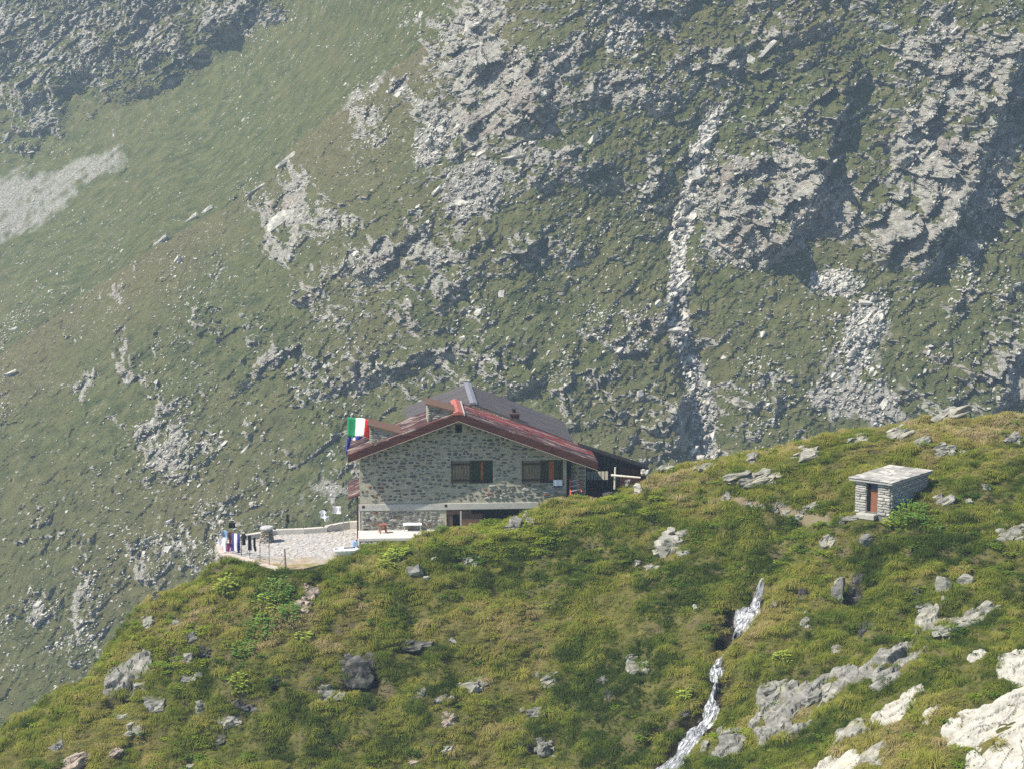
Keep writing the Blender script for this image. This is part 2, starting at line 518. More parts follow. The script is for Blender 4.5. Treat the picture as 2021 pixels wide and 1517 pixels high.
f2, e2 = facets(ru * 0.30 + f1 * 0.4, rv * 0.55, 15, 1.1)
f3, e3 = facets(ru * 1.1, rv * 1.7, 25, 0.9)
f4, e4 = facets(ru * 2.2 + 7, rv * 2.6, 35, 0.9)
near_amp = 1 - 0.75 * far_soft * (1 - farcliff)
soft = sstep(0.22, 0.7, mask)                    # how broken the ground is
h = 5.0 * (n_big - 0.5) * (1 - far_soft * 0.6)
h += 2.2 * (n_mid - 0.5) * near_amp
h += soft * (1 - 0.2 * farcliff) * (0.4 + (2.0 + 1.4 * cliffz) * f1 + (1.5 + 0.9 * cliffz) * f2 + (0.95 - 0.35 * cliffz) * f3 + (0.45 - 0.3 * cliffz) * f4)
h += (1 - soft) * near_amp * (0.6 * f2 + 0.45 * f3 + 0.2 * f4 + 0.7 * (n_fin - 0.5) + 0.35 * (fbm(mx * 2.3, mz * 2.3, 51, 2) - 0.5))
h += ribs + 0.12 * np.clip(ribs, 0, 8) * (2.4 * f2 + 1.2 * f3) - 3.6 * gul + gbed * (0.9 * f3 + 0.4 * f4)
h += scree * (0.35 * f4 + 0.3 * f3)
h -= 6 * far_soft * (1 - farcliff)
Ym = mY - h
# rock shows where the face is steep, turf holds on the ledges
def blur(a, k):
    for ax in (0, 1):
        c = np.cumsum(np.pad(a, [(k + 1, k) if i == ax else (0, 0) for i in (0, 1)], mode='edge'), axis=ax)
        n = 2 * k + 1
        a = (np.take(c, np.arange(n, c.shape[ax]), axis=ax) - np.take(c, np.arange(0, c.shape[ax] - n), axis=ax)) / n
    return a
dYdz = np.gradient(blur(Ym, 1), 0.17, axis=0); dYdx = np.gradient(blur(Ym, 1), 0.27, axis=1)
upness = dYdz / np.sqrt(1 + dYdx ** 2 + dYdz ** 2)      # 1 on a flat ledge, 0 on a wall
steep = 0.72 - upness
score = 0.80 * mask + (1.0 - 0.3 * cliffz) * steep - 0.09 + 0.27 * cliffz + 0.5 * (fbm(mx * 0.5, mz * 0.6, 43, 3) - 0.5)
rockm = sstep(0.30, 0.56, score * (1 - 0.45 * far_soft * (1 - farcliff)))
mverts = np.stack([mx, Ym, mz], -1).reshape(-1, 3)
m_me = np_mesh('mountain_slope', mverts, grid_quads(len(GX), len(GZ)))
attr(m_me, 'rock', rockm)
streak = fbm(ru * 0.05, rv * 0.8, 87, 3)
scr = np.clip(np.maximum(scree, gbed * 0.9) + 0.9 * (n_fin - 0.5) * (np.maximum(scree, gbed) > 0.1), 0, 1)
attr(m_me, 'scree', np.maximum(scr, np.clip(fanm * (0.30 + 0.5 * streak + 0.35 * (n_fin - 0.5)), 0, 0.56)))
dry = np.clip(0.75 * np.exp(-(cd / 110) ** 2) * (1 - beyond) + 1.3 * (fbm(mx * 0.05, mz * 0.07, 71, 4) - 0.46) + 0.4 * (n_fin - 0.5), 0, 1)
attr(m_me, 'dry', dry)

mm, nt, b = new_mat('alpine_slope', 0.97, 0.05)
v = coords(nt)
gn1 = noise(nt, v, 0.35, 6, 0.7)
green = ramp(nt, gn1, [(0.34, (0.056, 0.070, 0.023)), (0.5, (0.105, 0.114, 0.039)), (0.68, (0.160, 0.158, 0.063))])
straw = ramp(nt, noise(nt, v, 0.8, 5, 0.7), [(0.35, (0.115, 0.100, 0.044)), (0.65, (0.195, 0.168, 0.080))])
gcol = mix(nt, attribute(nt, 'dry'), green, straw)
vr = coords(nt, (1, 0.6, 1.6), (0, math.radians(-38), 0))
rcol = ramp(nt, noise(nt, vr, 0.9, 8, 0.72), [(0.3, (0.15, 0.142, 0.122)), (0.45, (0.29, 0.275, 0.235)), (0.6, (0.46, 0.44, 0.375)), (0.75, (0.60, 0.575, 0.49))])
rcol = mix(nt, math_n(nt, 'MULTIPLY', grey(nt, noise(nt, v, 0.12, 4, 0.6), 0.55, 0.72), 0.5), rcol, (0.25, 0.17, 0.13))
fac = math_n(nt, 'ADD', attribute(nt, 'rock'), math_n(nt, 'MULTIPLY', math_n(nt, 'SUBTRACT', noise(nt, v, 1.6, 5, 0.75), 0.5), 2.4))
fac = grey(nt, fac, 0.42, 0.62)
c = mix(nt, fac, gcol, rcol)
# small stones lying in the turf
vd = N(nt, 'ShaderNodeVectorMath', operation='MULTIPLY_ADD')
nz = N(nt, 'ShaderNodeTexNoise'); nz.inputs['Scale'].default_value = 2.5; nt.links.new(v, nz.inputs['Vector'])
nt.links.new(nz.outputs['Color'], vd.inputs[0]); vd.inputs[1].default_value = (0.7, 0.7, 0.7); nt.links.new(v, vd.inputs[2])
stone_f = None
for sc_, big in ((0.9, 0.36), (1.9, 0.42)):
    st = N(nt, 'ShaderNodeTexVoronoi'); st.inputs['Scale'].default_value = sc_; nt.links.new(vd.outputs[0], st.inputs['Vector'])
    sp = N(nt, 'ShaderNodeSeparateColor'); nt.links.new(st.outputs['Color'], sp.inputs[0])
    rad = math_n(nt, 'MULTIPLY', math_n(nt, 'POWER', sp.outputs[0], 3.0), big)
    one = math_n(nt, 'LESS_THAN', st.outputs['Distance'], rad)
    stone_f = one if stone_f is None else math_n(nt, 'MAXIMUM', stone_f, one)
sel = grey(nt, noise(nt, v, 0.16, 4, 0.65), 0.46, 0.58)
stone_f = math_n(nt, 'MULTIPLY', stone_f, sel)
c = mix(nt, stone_f, c, rcol)
scol = ramp(nt, noise(nt, v, 2.2, 4, 0.8), [(0.36, (0.14, 0.134, 0.118)), (0.5, (0.34, 0.325, 0.29)), (0.66, (0.52, 0.50, 0.445))])
c = mix(nt, grey(nt, attribute(nt, 'scree'), 0.35, 0.6), c, scol)
nt.links.new(c, b.inputs['Base Color'])
bump(nt, b, math_n(nt, 'ADD', noise(nt, v, 1.4, 8, 0.8), math_n(nt, 'MULTIPLY', stone_f, 0.4)), 0.9, 0.9)
tag(link('mountain_slope', m_me, mm), 'steep alpine mountainside of grass and grey rock filling the background', None, None, 'structure')

def Yface(x, z):
    """depth of the finished mountain face at x, z"""
    i = np.clip((np.asarray(x) - GX[0]) / 0.27, 0, len(GX) - 1.01); j = np.clip((np.asarray(z) - GZ[0]) / 0.17, 0, len(GZ) - 1.01)
    return Ym[j.astype(int), i.astype(int)]

def face_pt(px, py):
    p = mpix(px, py)
    for _ in range(3):
        p = at(px, py, float(Yface(p[0], p[2])))
    return p

# ------------------------------------------------------------------ loose stones on the mountain
stone_mat = rock_mat('mountain_stone', (0.20, 0.192, 0.168), (0.41, 0.393, 0.345), (0.59, 0.565, 0.50), 0.8, (0.3, 0.24, 0.18), 0.25)
stone_protos = [convex_rock('loose_stone', 300 + k, 12, (1.0, 0.8, 0.62) if k % 2 else (1.25, 0.8, 0.42)) for k in range(7)]
vis = (mpx > -40) & (mpx < 2070) & (mpy > -40) & (mpy < 1500)
w = vis * (0.12 + 0.75 * sstep(0.3, 0.6, mask) + 7.0 * np.clip(scree - 0.25, 0, 1) + 4.5 * gbed + 0.5 * sstep(0.5, 0.62, n_mid)) * (0.25 + 1.2 * sstep(0.42, 0.6, fbm(mx * 0.08, mz * 0.1, 333, 3))) * (1 - 0.6 * far_soft)
w = (w / w.sum()).ravel()
ns = 40000
ci = rng.choice(mx.size, ns, p=w)
sx = mx.ravel()[ci] + rng.uniform(-.13, .13, ns); sz = mz.ravel()[ci] + rng.uniform(-.08, .08, ns)
sg = gbed.ravel()[ci]; ss = scree.ravel()[ci]
size = 0.26 * np.exp(rng.normal(0, 0.45, ns)) * (1 + 0.9 * sg + 0.35 * (ss > 0.3)); size = np.clip(size, 0.12, 2.0)
sY = Yface(sx, sz)
order = np.argsort(-size); zone_of = np.where(sg > 0.4, 0, np.where(ss > 0.25, 1, 2))
big = np.concatenate([order[zone_of[order] == k][:m] for k, m in ((0, 90), (1, 50), (2, 60))])
small = np.setdiff1d(np.arange(ns), big)
spts = np.stack([sx, sY - 0.1 * size, sz], -1)
srot = np.stack([rng.uniform(-0.9, 0.4, ns), rng.uniform(-0.9, 0.1, ns), rng.uniform(-1.5, 1.5, ns)], -1)
sscl = size[:, None] * rng.uniform(0.75, 1.3, (ns, 3))
o = scatter('mountain_stones', spts[small], srot[small], sscl[small], rng.integers(0, 7, len(small)), rng.random(len(small)), stone_protos, stone_mat)
tag(o, 'countless small pale stones strewn over the mountainside', None, None, 'stuff')
for i in big:
    o = link('boulder', stone_protos[int(i) % 7], stone_mat)
    o.location = spts[i]; o.rotation_euler = srot[i]; o.scale = sscl[i] * 1.25
    bpx, bpy_ = to_px(*spts[i])
    if sg[i] > 0.4:
        part_ = 'upper' if bpy_ < 420 else 'middle' if bpy_ < 640 else 'lower'
        tag(o, 'pale boulder in the %s part of the stony gully on the mountainside' % part_, 'boulder', 'boulders in the %s gully' % part_)
    elif ss[i] > 0.25:
        part_ = 'below the top centre cliff' if bpx < 1300 else 'right of the gully'
        tag(o, 'grey boulder in the scree ' + part_, 'boulder', 'boulders in the scree ' + part_)
    else:
        part_ = 'right of the gully' if bpx > 1400 else 'between the hut and the top centre cliff' if bpx > 700 else 'left of the hut and flag'
        tag(o, 'grey boulder on the mountainside turf ' + part_, 'boulder', 'boulders on turf ' + part_)

def mountain_rock(px0, py0, px1, py1, ang, label, thick=0.5, depth=0.7):
    """a single large rock one can pick out on the mountainside, long axis turned by ang degrees"""
    p = face_pt((px0 + px1) / 2, (py0 + py1) / 2); k = FPX / (p[1] * CP - p[2] * SP)
    w_, h_ = (px1 - px0) / k, (py1 - py0) / k
    ln = math.hypot(w_, h_) if ang else w_
    me = convex_rock('boulder', int(px0 + py0), 18, (ln, ln * depth * 0.6, (ln * thick * 0.5) if ang else h_ * 1.15), 0.65)
    o = link('boulder', me, stone_mat); o.location = p - np.array([0, 0.1 * ln, 0]); o.rotation_euler = (-0.3, -math.radians(ang), 0)
    return tag(o, label, 'boulder')
MR = mountain_rock
MR(1490, 75, 1538, 122, 45, 'long tilted slab high on the mountain above the gully', 0.4)
MR(1471, 106, 1492, 136, 0, 'white block at the foot of the long tilted slab')
MR(1155, 262, 1182, 293, 55, 'standing pale boulder below the top centre cliff', 0.8)
MR(482, 360, 532, 390, 35, 'long thin slab lying on the crest of the far spur', 0.25)
MR(545, 297, 592, 335, 38, 'large blue grey slab leaning on the spur crest', 0.6)
MR(362, 420, 396, 447, 42, 'pale slab on the green slope beside two others', 0.6)
MR(300, 462, 336, 492, 42, 'pale slab lowest of the three on the green slope', 0.5)
MR(396, 404, 424, 426, 38, 'pale slab highest of the three on the green slope', 0.6)
MR(525, 415, 585, 458, 30, 'big cream boulder below the spur crest', 0.9)
MR(982, 571, 998, 588, 0, 'single white stone on open turf above the hut')
MR(475, 872, 493, 900, 60, 'white upright stone left of the flag', 0.7)
MR(0, 728, 40, 748, 25, 'flat white slab at the left edge of the mountainside', 0.4)
MR(915, 42, 936, 70, 0, 'pale block at the top of the centre cliff')
MR(985, 303, 1052, 319, 8, 'long grey slab above the scree below the centre cliff', 0.3)
MR(850, 365, 880, 385, 40, 'pale slab beside the scree below the centre cliff', 0.5)
MR(1360, 296, 1380, 316, 0, 'square white boulder at the head of the gully')
MR(1318, 640, 1345, 665, 20, 'big white boulder at the narrow of the gully', 0.7)
MR(1348, 700, 1380, 722, 0, 'wide pale boulder in the lower gully')
# ------------------------------------------------------------------ the near hillside (height over x and y)
TZ = -27.40                                       # level of the terrace
FC = [(0, 1450, 108), (60, 1410, 109), (150, 1352, 110), (212, 1305, 111), (243, 1235, 112.3), (265, 1204, 113), (330, 1180, 113.8), (420, 1130, 115.0), (265, 1236, 115.5), (330, 1206, 116), (400, 1160, 117.5), (212, 1350, 114), (240, 1300, 114.8),
      (0, 1517, 103), (200, 1517, 102), (250, 1400, 105.6), (130, 1440, 105.4), (350, 1300, 107.8), (450, 1200, 110.5), (520, 1158, 111.6),
      (555, 1140, 112.4), (600, 1136, 112.8), (640, 1126, 113.4), (700, 1103, 114.4), (760, 1084, 115.5), (830, 1065, 116.5), (900, 1050, 117.4), (1000, 1025, 118.5), (1100, 1000, 119.3), (1150, 992, 119.7),
      (1200, 980, 120.3), (1270, 954, 121.2), (1350, 924, 121), (1400, 914, 121), (1500, 897, 121), (1600, 878, 120.5), (1700, 862, 120), (1850, 839, 119.5), (2021, 828, 119.5),
      (700, 1300, 107), (700, 1180, 110.6), (500, 1400, 104.3), (400, 1450, 103.6), (600, 1517, 101.2), (1010, 1250, 108.5), (1010, 1120, 113.6), (1010, 1400, 104.3), (1010, 1517, 100.8),
      (850, 1400, 104), (850, 1240, 108.6), (1250, 1050, 114.2), (1250, 1200, 108.4), (1250, 1350, 103.3), (1490, 1165, 106.4), (1415, 1330, 100.4), (1290, 1517, 95.4), (1450, 1000, 113), (1600, 950, 113.6),
      (1600, 1050, 109.5), (1720, 1012, 107.6), (1850, 930, 112), (1850, 1000, 107.4), (2000, 900, 113), (2000, 1000, 106.8), (1700, 1150, 103), (1900, 1150, 100.2), (2021, 1200, 97),
      (1600, 1250, 100), (1750, 1300, 95), (1900, 1300, 91.6), (2021, 1290, 90), (1550, 1400, 96), (1650, 1450, 90), (1800, 1400, 88), (2021, 1400, 84), (1450, 1517, 91.6),
      (1650, 1517, 85), (1800, 1517, 82), (2021, 1517, 79),
      (735, 1080, 118.2), (780, 1086, 119.3), (830, 1074, 119.4), (900, 1060, 119.7), (1000, 1036, 120.2), (1100, 1010, 120.6), (1150, 1003, 122), (1200, 992, 123), (1270, 966, 124.5)]
fp = [tuple(at(*c)) for c in FC]
fp += [(-45, 136, -66), (-25, 136, -58), (-8, 134, -40), (5, 134, -32), (20, 134, -28), (45, 134, -29), (-45, 155, -85), (-20, 155, -78), (0, 152, -56), (20, 152, -46), (45, 152, -46),
       (-34, 110, -43), (-46, 104, -47), (-40, 90, -47), (-20, 85, -41), (0, 85, -37.5), (14, 70, -33), (40, 112, -20), (38, 95, -20.5), (34, 78, -22), (32, 62, -25), (-45, 62, -52), (0, 62, -42),
       (-12, 118, TZ - 0.3), (-9, 120, TZ - 0.4), (-9.5, 116.5, TZ - 0.3), (-6, 126, TZ - 1), (0, 127, TZ), (7, 127, -26)]
fp = np.array(fp)
Zb = TPS(fp[:, :2], fp[:, 2], lam=0.02)

def first_hit(px, py):
    d = ray(px, py); Ys = np.arange(74, 130, 0.1); P = d[None] * (Ys / d[1])[:, None]; g = Zb(P[:, 0], P[:, 1])
    return P[np.argmax(P[:, 2] <= g)]
# survey of the terrace outline, on its own level
TERR = [tuple(at_z(px, py, TZ)[:2]) for px, py in ((430, 1074), (437, 1092), (470, 1100), (548, 1123), (600, 1121), (645, 1111), (700, 1086), (735, 1076), (790, 1060), (830, 1052))]
TERR += [(-4.0, 121.3), (-8.1, 120.9)] + [tuple(at_z(px, py, TZ)[:2]) for px, py in ((700, 1033), (660, 1040), (645, 1047), (540, 1050), (500, 1058), (455, 1066))]
STREAM = [tuple(at(*c)[:2]) for c in ((1500, 1150, 106.9), (1490, 1166, 106.4), (1478, 1190, 105.6), (1470, 1206, 105), (1452, 1232, 104.1), (1432, 1256, 103.2), (1416, 1280, 102.4), (1413, 1304, 101.5), (1411, 1340, 100.2), (1409, 1362, 99.4),
                                       (1384, 1398, 98.2), (1352, 1434, 97.2), (1330, 1478, 96.2), (1288, 1520, 95.2), (1262, 1560, 94), (1230, 1640, 92))]
PATH = [tuple(first_hit(px, py)[:2]) for px, py in ((1422, 978), (1450, 988), (1490, 998), (1540, 1007), (1590, 1016), (1640, 1024), (1690, 1018))]
HUT_O = np.array(at(709, 1046, 120.5)); HUT_YAW = math.radians(4.0)

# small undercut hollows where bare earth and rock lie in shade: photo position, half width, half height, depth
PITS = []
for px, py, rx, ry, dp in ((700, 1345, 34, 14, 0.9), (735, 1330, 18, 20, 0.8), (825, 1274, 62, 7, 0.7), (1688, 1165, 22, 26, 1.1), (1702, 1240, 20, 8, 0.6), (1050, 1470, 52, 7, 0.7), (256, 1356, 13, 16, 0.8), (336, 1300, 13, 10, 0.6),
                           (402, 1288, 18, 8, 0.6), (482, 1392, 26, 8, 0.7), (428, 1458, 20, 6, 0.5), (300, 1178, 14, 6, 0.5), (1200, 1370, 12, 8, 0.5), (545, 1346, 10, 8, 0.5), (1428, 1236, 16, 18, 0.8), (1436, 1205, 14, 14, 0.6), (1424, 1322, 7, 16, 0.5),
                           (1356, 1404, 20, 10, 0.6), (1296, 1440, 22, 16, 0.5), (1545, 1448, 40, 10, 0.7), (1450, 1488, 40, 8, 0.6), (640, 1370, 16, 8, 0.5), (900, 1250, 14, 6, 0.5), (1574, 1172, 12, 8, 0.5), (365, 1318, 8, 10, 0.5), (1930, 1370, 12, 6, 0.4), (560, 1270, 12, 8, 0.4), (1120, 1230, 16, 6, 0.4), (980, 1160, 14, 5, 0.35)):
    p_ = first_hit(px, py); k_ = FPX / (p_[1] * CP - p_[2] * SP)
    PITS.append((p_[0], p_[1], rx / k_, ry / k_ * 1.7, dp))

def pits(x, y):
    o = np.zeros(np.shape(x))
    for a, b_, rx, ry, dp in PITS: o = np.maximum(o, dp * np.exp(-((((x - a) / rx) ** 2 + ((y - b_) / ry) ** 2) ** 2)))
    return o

def ground(x, y, detail=True):
    x = np.asarray(x, float); y = np.asarray(y, float)
    z = Zb(x, y)
    d, t, s = path_dist(x, y, STREAM)
    on = sstep(0.0, 0.03, t)
    z = z - 0.85 * np.exp(-(d / 1.0) ** 2) * on
    sd = poly_sd(x, y, TERR)
    flat = sstep(-0.25, 0.15, sd)
    if detail:
        n = 0.55 * (fbm(x * 0.33, y * 0.33, 101, 3) - 0.5) + 0.8 * (fbm(x * 0.85, y * 0.85, 111, 2) - 0.5) + 0.32 * (np.abs(fbm(x * 1.7, y * 1.7, 121, 2) - 0.5) * -2 + 0.3)
        edge = sstep(0.1, 1.2, -sd)
        z = z + n * edge * (1 - 0.6 * np.exp(-(d / 0.6) ** 2))
    z = z - pits(x, y)
    # building footprint is dug flat
    lx = (x - HUT_O[0]) * math.cos(HUT_YAW) + (y - HUT_O[1]) * math.sin(HUT_YAW)
    ly = -(x - HUT_O[0]) * math.sin(HUT_YAW) + (y - HUT_O[1]) * math.cos(HUT_YAW)
    foot = (lx > 0.2) & (lx < 11.6) & (ly > 0.3) & (ly < 10)
    z = np.where(flat > 0, z * (1 - flat) + flat * np.minimum(z, TZ - 0.2), z)
    z = np.where(foot, np.minimum(z, TZ - 0.3), z)
    return z

fx_ = np.arange(-46, 44.01, 0.14); fy_ = np.arange(64, 152.01, 0.14)
gx, gy = np.meshgrid(fx_, fy_)
gz = ground(gx, gy)

def gz_at(x, y):
    i = np.clip((np.asarray(x, float) - fx_[0]) / 0.14, 0, len(fx_) - 1.001); j = np.clip((np.asarray(y, float) - fy_[0]) / 0.14, 0, len(fy_) - 1.001)
    i0 = i.astype(int); j0 = j.astype(int); a = i - i0; c = j - j0
    return (gz[j0, i0] * (1 - a) + gz[j0, i0 + 1] * a) * (1 - c) + (gz[j0 + 1, i0] * (1 - a) + gz[j0 + 1, i0 + 1] * a) * c

def hit(px, py, y0=70, y1=140):
    """first point of the hillside seen at a photo pixel"""
    d = ray(px, py)
    Ys = np.arange(y0, y1, 0.05)
    P = d[None] * (Ys / d[1])[:, None]
    g = gz_at(P[:, 0], P[:, 1])
    k = np.argmax(P[:, 2] <= g)
    if P[k, 2] > g[k]: k = int(np.argmin(P[:, 2] - g))
    return P[k]

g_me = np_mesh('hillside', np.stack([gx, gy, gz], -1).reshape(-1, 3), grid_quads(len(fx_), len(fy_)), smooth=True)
dstream, tstream, _ = path_dist(gx, gy, STREAM)
attr(g_me, 'wet', np.maximum(np.exp(-(dstream / 1.0) ** 2) * sstep(0.0, 0.04, tstream), np.clip(pits(gx, gy) * 1.6, 0, 1)))  # covers the wet stream bed and the dark earth of the hollows
attr(g_me, 'bare', np.exp(-(path_dist(gx, gy, PATH)[0] / 0.3) ** 2))
gm, nt, b = new_mat('hillside_turf', 0.97, 0.05)
v = coords(nt)
c = ramp(nt, noise(nt, v, 1.1, 6, 0.7), [(0.32, (0.050, 0.055, 0.014)), (0.5, (0.095, 0.095, 0.028)), (0.68, (0.16, 0.135, 0.055))])
c = mix(nt, grey(nt, noise(nt, v, 0.5, 4, 0.6), 0.56, 0.68), c, (0.12, 0.095, 0.06))
c = mix(nt, grey(nt, math_n(nt, 'ADD', attribute(nt, 'bare'), math_n(nt, 'MULTIPLY', math_n(nt, 'SUBTRACT', noise(nt, v, 3.0, 4, .7), 0.5), 0.8)), 0.45, 0.75), c, (0.20, 0.165, 0.105))
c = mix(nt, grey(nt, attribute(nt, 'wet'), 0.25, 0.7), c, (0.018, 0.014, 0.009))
nt.links.new(c, b.inputs['Base Color'])
bump(nt, b, noise(nt, v, 6, 5, 0.75), 0.8, 0.15)
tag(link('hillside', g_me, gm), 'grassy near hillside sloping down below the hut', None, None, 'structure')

# valley floor far below, so that the land goes on outside the picture
vg = MB(); vg.add([(-300, -80, -112), (300, -80, -112), (300, 760, -112), (-300, 760, -112)], [(0, 1, 2, 3)])
tag(vg.build('valley_ground', gm), 'valley floor hidden far below the hillside', None, None, 'structure')
# ------------------------------------------------------------------ the stone hut (own axes: x along the gable wall, y into the house, z up)
H_T = np.array([math.cos(HUT_YAW), math.sin(HUT_YAW), 0]); H_N = np.array([-math.sin(HUT_YAW), math.cos(HUT_YAW), 0])

def L(px, py, yl=0.0):
    """house coordinates x, z of a photo pixel on the plane y = yl"""
    d = ray(px, py); P = d * (((HUT_O + H_N * yl) @ H_N) / (d @ H_N)) - HUT_O
    return float(P @ H_T), float(P[2])

mortar = rock_mat('lime_mortar', (0.27, 0.252, 0.19), (0.37, 0.345, 0.262), (0.46, 0.43, 0.335), 2.2, (0.25, 0.24, 0.18), 0.35)
stone_cols = {'slate_stone': (0.11, 0.108, 0.10), 'grey_stone': (0.19, 0.183, 0.16), 'brown_stone': (0.16, 0.125, 0.085), 'rusty_stone': (0.17, 0.085, 0.06), 'pale_stone': (0.30, 0.29, 0.26)}
STM = {k: rock_mat(k, tuple(x * 0.6 for x in c), c, tuple(min(1, x * 1.5) for x in c), 3.0, tuple(x * 0.8 for x in c), 0.2) for k, c in stone_cols.items()}

def wall_stone(seed, round_=0.75):
    r = np.random.default_rng(seed); n = 8
    ang = np.linspace(0, 2 * np.pi, n, endpoint=False) + r.uniform(-.2, .2, n)
    ex = np.sign(np.cos(ang)) * np.abs(np.cos(ang)) ** round_ * 0.5 * r.uniform(0.88, 1.0, n)
    ez = np.sign(np.sin(ang)) * np.abs(np.sin(ang)) ** round_ * 0.5 * r.uniform(0.8, 1.0, n)
    vs = [(x, 0.6, z) for x, z in zip(ex, ez)] + [(x, -0.55 + r.uniform(-.1, .1), z) for x, z in zip(ex, ez)] + [(x * 0.66, -1.0 + r.uniform(-.18, .12), z * 0.6) for x, z in zip(ex, ez)]
    fs = [(i, (i + 1) % n, n + (i + 1) % n, n + i) for i in range(n)] + [(n + i, n + (i + 1) % n, 2 * n + (i + 1) % n, 2 * n + i) for i in range(n)] + [tuple(range(2 * n, 3 * n))]
    m = MB(); m.add(vs, fs)
    return m

WS = [wall_stone(k) for k in range(8)]
WSM = {}
for k in range(8):
    for nm in STM:
        me = WS[k].mesh('stone'); me.materials.append(STM[nm]); WSM[k, nm] = me

def lay_stones(parent, spots, keep=300):
    """spots: x, z, width, height, y, depth, material, turn; the largest become single stones, the rest one mesh each colour"""
    spots = sorted(spots, key=lambda s: -s[2] * s[3])
    for s in spots[:keep]:
        o = link('stone', WSM[random.randrange(8), s[6]], None, parent)
        o.location = (s[0], s[4], s[1]); o.scale = (s[2], s[5], s[3]); o.rotation_euler = (0, s[7], 0)
    for nm in STM:
        rest = [s for s in spots[keep:] if s[6] == nm]
        if not rest: continue
        mb = MB()
        for s in rest:
            w = random.choice(WS); ca, sa = math.cos(s[7]), math.sin(s[7])
            mb.add([(s[0] + x * s[2] * ca + z * s[3] * sa, s[4] + y * s[5], s[1] - x * s[2] * sa + z * s[3] * ca) for x, y, z in w.v], w.f)
        tag(mb.build('small_stones', STM[nm], parent), kind='stuff')

paint_red, nt, b = new_mat('weathered_red_paint', 0.7, 0.3)
v = coords(nt, (0.16, 0.6, 0.16))
c = ramp(nt, noise(nt, v, 3.0, 6, 0.7), [(0.38, (0.022, 0.013, 0.012)), (0.5, (0.060, 0.022, 0.019)), (0.62, (0.115, 0.034, 0.028))])
c = mix(nt, grey(nt, noise(nt, coords(nt, (0.25, 0.9, 0.25)), 3.2, 5, 0.75), 0.535, 0.59), c, (0.26, 0.22, 0.19))
nt.links.new(c, b.inputs['Base Color'])
paint_red2, nt, b = new_mat('brighter_red_paint', 0.7, 0.3)
v = coords(nt, (0.16, 0.6, 0.16))
c = ramp(nt, noise(nt, v, 3.0, 6, 0.7), [(0.38, (0.040, 0.016, 0.015)), (0.5, (0.14, 0.022, 0.020)), (0.62, (0.26, 0.036, 0.032))])
c = mix(nt, grey(nt, noise(nt, coords(nt, (0.25, 0.9, 0.25)), 3.2, 5, 0.75), 0.545, 0.59), c, (0.28, 0.22, 0.19))
nt.links.new(c, b.inputs['Base Color'])
cap_red = plain('ridge_red', (0.36, 0.11, 0.085), 0.6, 0.3, 3)
fascia_mat = plain('fascia_brown_red', (0.062, 0.022, 0.018), 0.8, 0.5, 3, stretch=(0.3, 2, 2))
grey_roof, nt, b = new_mat('grey_roof_sheet', 0.6, 0.3)
c = ramp(nt, noise(nt, coords(nt, (0.6, 0.6, 0.6)), 2.0, 5, 0.6), [(0.3, (0.066, 0.055, 0.051)), (0.7, (0.092, 0.077, 0.072))])
nt.links.new(c, b.inputs['Base Color'])
grey_cap = plain('grey_ridge_cap', (0.19, 0.19, 0.21), 0.5, 0.15)
brown_wood = plain('weathered_brown_wood', (0.14, 0.082, 0.056), 0.85, 0.4, 5, stretch=(0.6, 4, 4))
dark_wood = plain('dark_wood_and_shade', (0.008, 0.0065, 0.006), 0.9, 0.5, 5, stretch=(3, 3, 0.5))  # dark boards, with the annex's shade put into the near-black tone
window_wood = plain('dark_window_frame', (0.045, 0.026, 0.018), 0.7, 0.3)
shutter_wood = plain('grey_brown_shutter', (0.17, 0.14, 0.085), 0.85, 0.5, 6, stretch=(5, 5, 0.5))
orange_wood = plain('orange_mullion', (0.30, 0.085, 0.02), 0.6, 0.25)
glass, nt, b = new_mat('dark_window_glass', 0.08, 0.5)
b.inputs['Base Color'].default_value = (0.008, 0.026, 0.009, 1)  # green put into the colour for the panes' reflection
concrete = plain('pale_concrete', (0.40, 0.39, 0.355), 0.9, 0.14, 2.5)
white_plaster = plain('white_slab', (0.54, 0.52, 0.48), 0.9, 0.08, 2.5)  # one even white for the step and the corner strip
cream = plain('cream_backdrop', (0.72, 0.69, 0.56), 0.9, 0.08, 2.5)
black_void = plain('dark_interior', (0.012, 0.011, 0.010), 0.95, 0.3)  # near-black tone stands in for the shade inside openings

hut = empty('mountain_hut', HUT_O, HUT_YAW)
tag(hut, 'grey stone mountain hut with red gable roof on the slope', 'house')
RX, SL, WT = 5.28, 0.37, 6.26                       # ridge, roof pitch, wall height at the ridge

def top(x): return WT - SL * abs(x - RX)

OPEN = [(6.0, 7.15, 2.47, 3.72), (9.78, 10.9, 2.44, 3.69), (5.14, 5.52, 5.23, 5.70), (4.66, 8.9, -0.6, 1.04)]
xs = sorted({0.05, RX, 11.1} | {o[0] for o in OPEN} | {o[1] for o in OPEN})
wall = MB()
for x0, x1 in zip(xs, xs[1:]):
    xm = (x0 + x1) / 2
    holes = sorted([(o[2], o[3]) for o in OPEN if o[0] < xm < o[1]])
    z = -0.6
    for a, c_ in holes:
        if a > z: wall.prism([(x0, z), (x1, z), (x1, a), (x0, a)], 0, 0.42)
        z = c_
    wall.prism([(x0, z), (x1, z), (x1, top(x1)), (x0, top(x0))], 0, 0.42)
# side walls, back walls and the wing
wall.box(0.05, 0.5, 0.421, 3.6, -0.6, 4.2); wall.box(10.65, 11.1, 0.421, 3.6, -0.6, 4.0)
wall.box(0.051, 11.09, 3.601, 4.0, -0.6, 3.9)
wall.box(3.0, 11.4, 4.001, 9.7, -0.6, 3.9)
wall.box(11.101, 12.2, 0.62, 3.4, -0.6, 3.55)
wall.build('wall', mortar, hut)
MB().box(0.5, 10.6, 1.2, 1.3, -0.5, 3.75).build('inner_wall', black_void, hut)
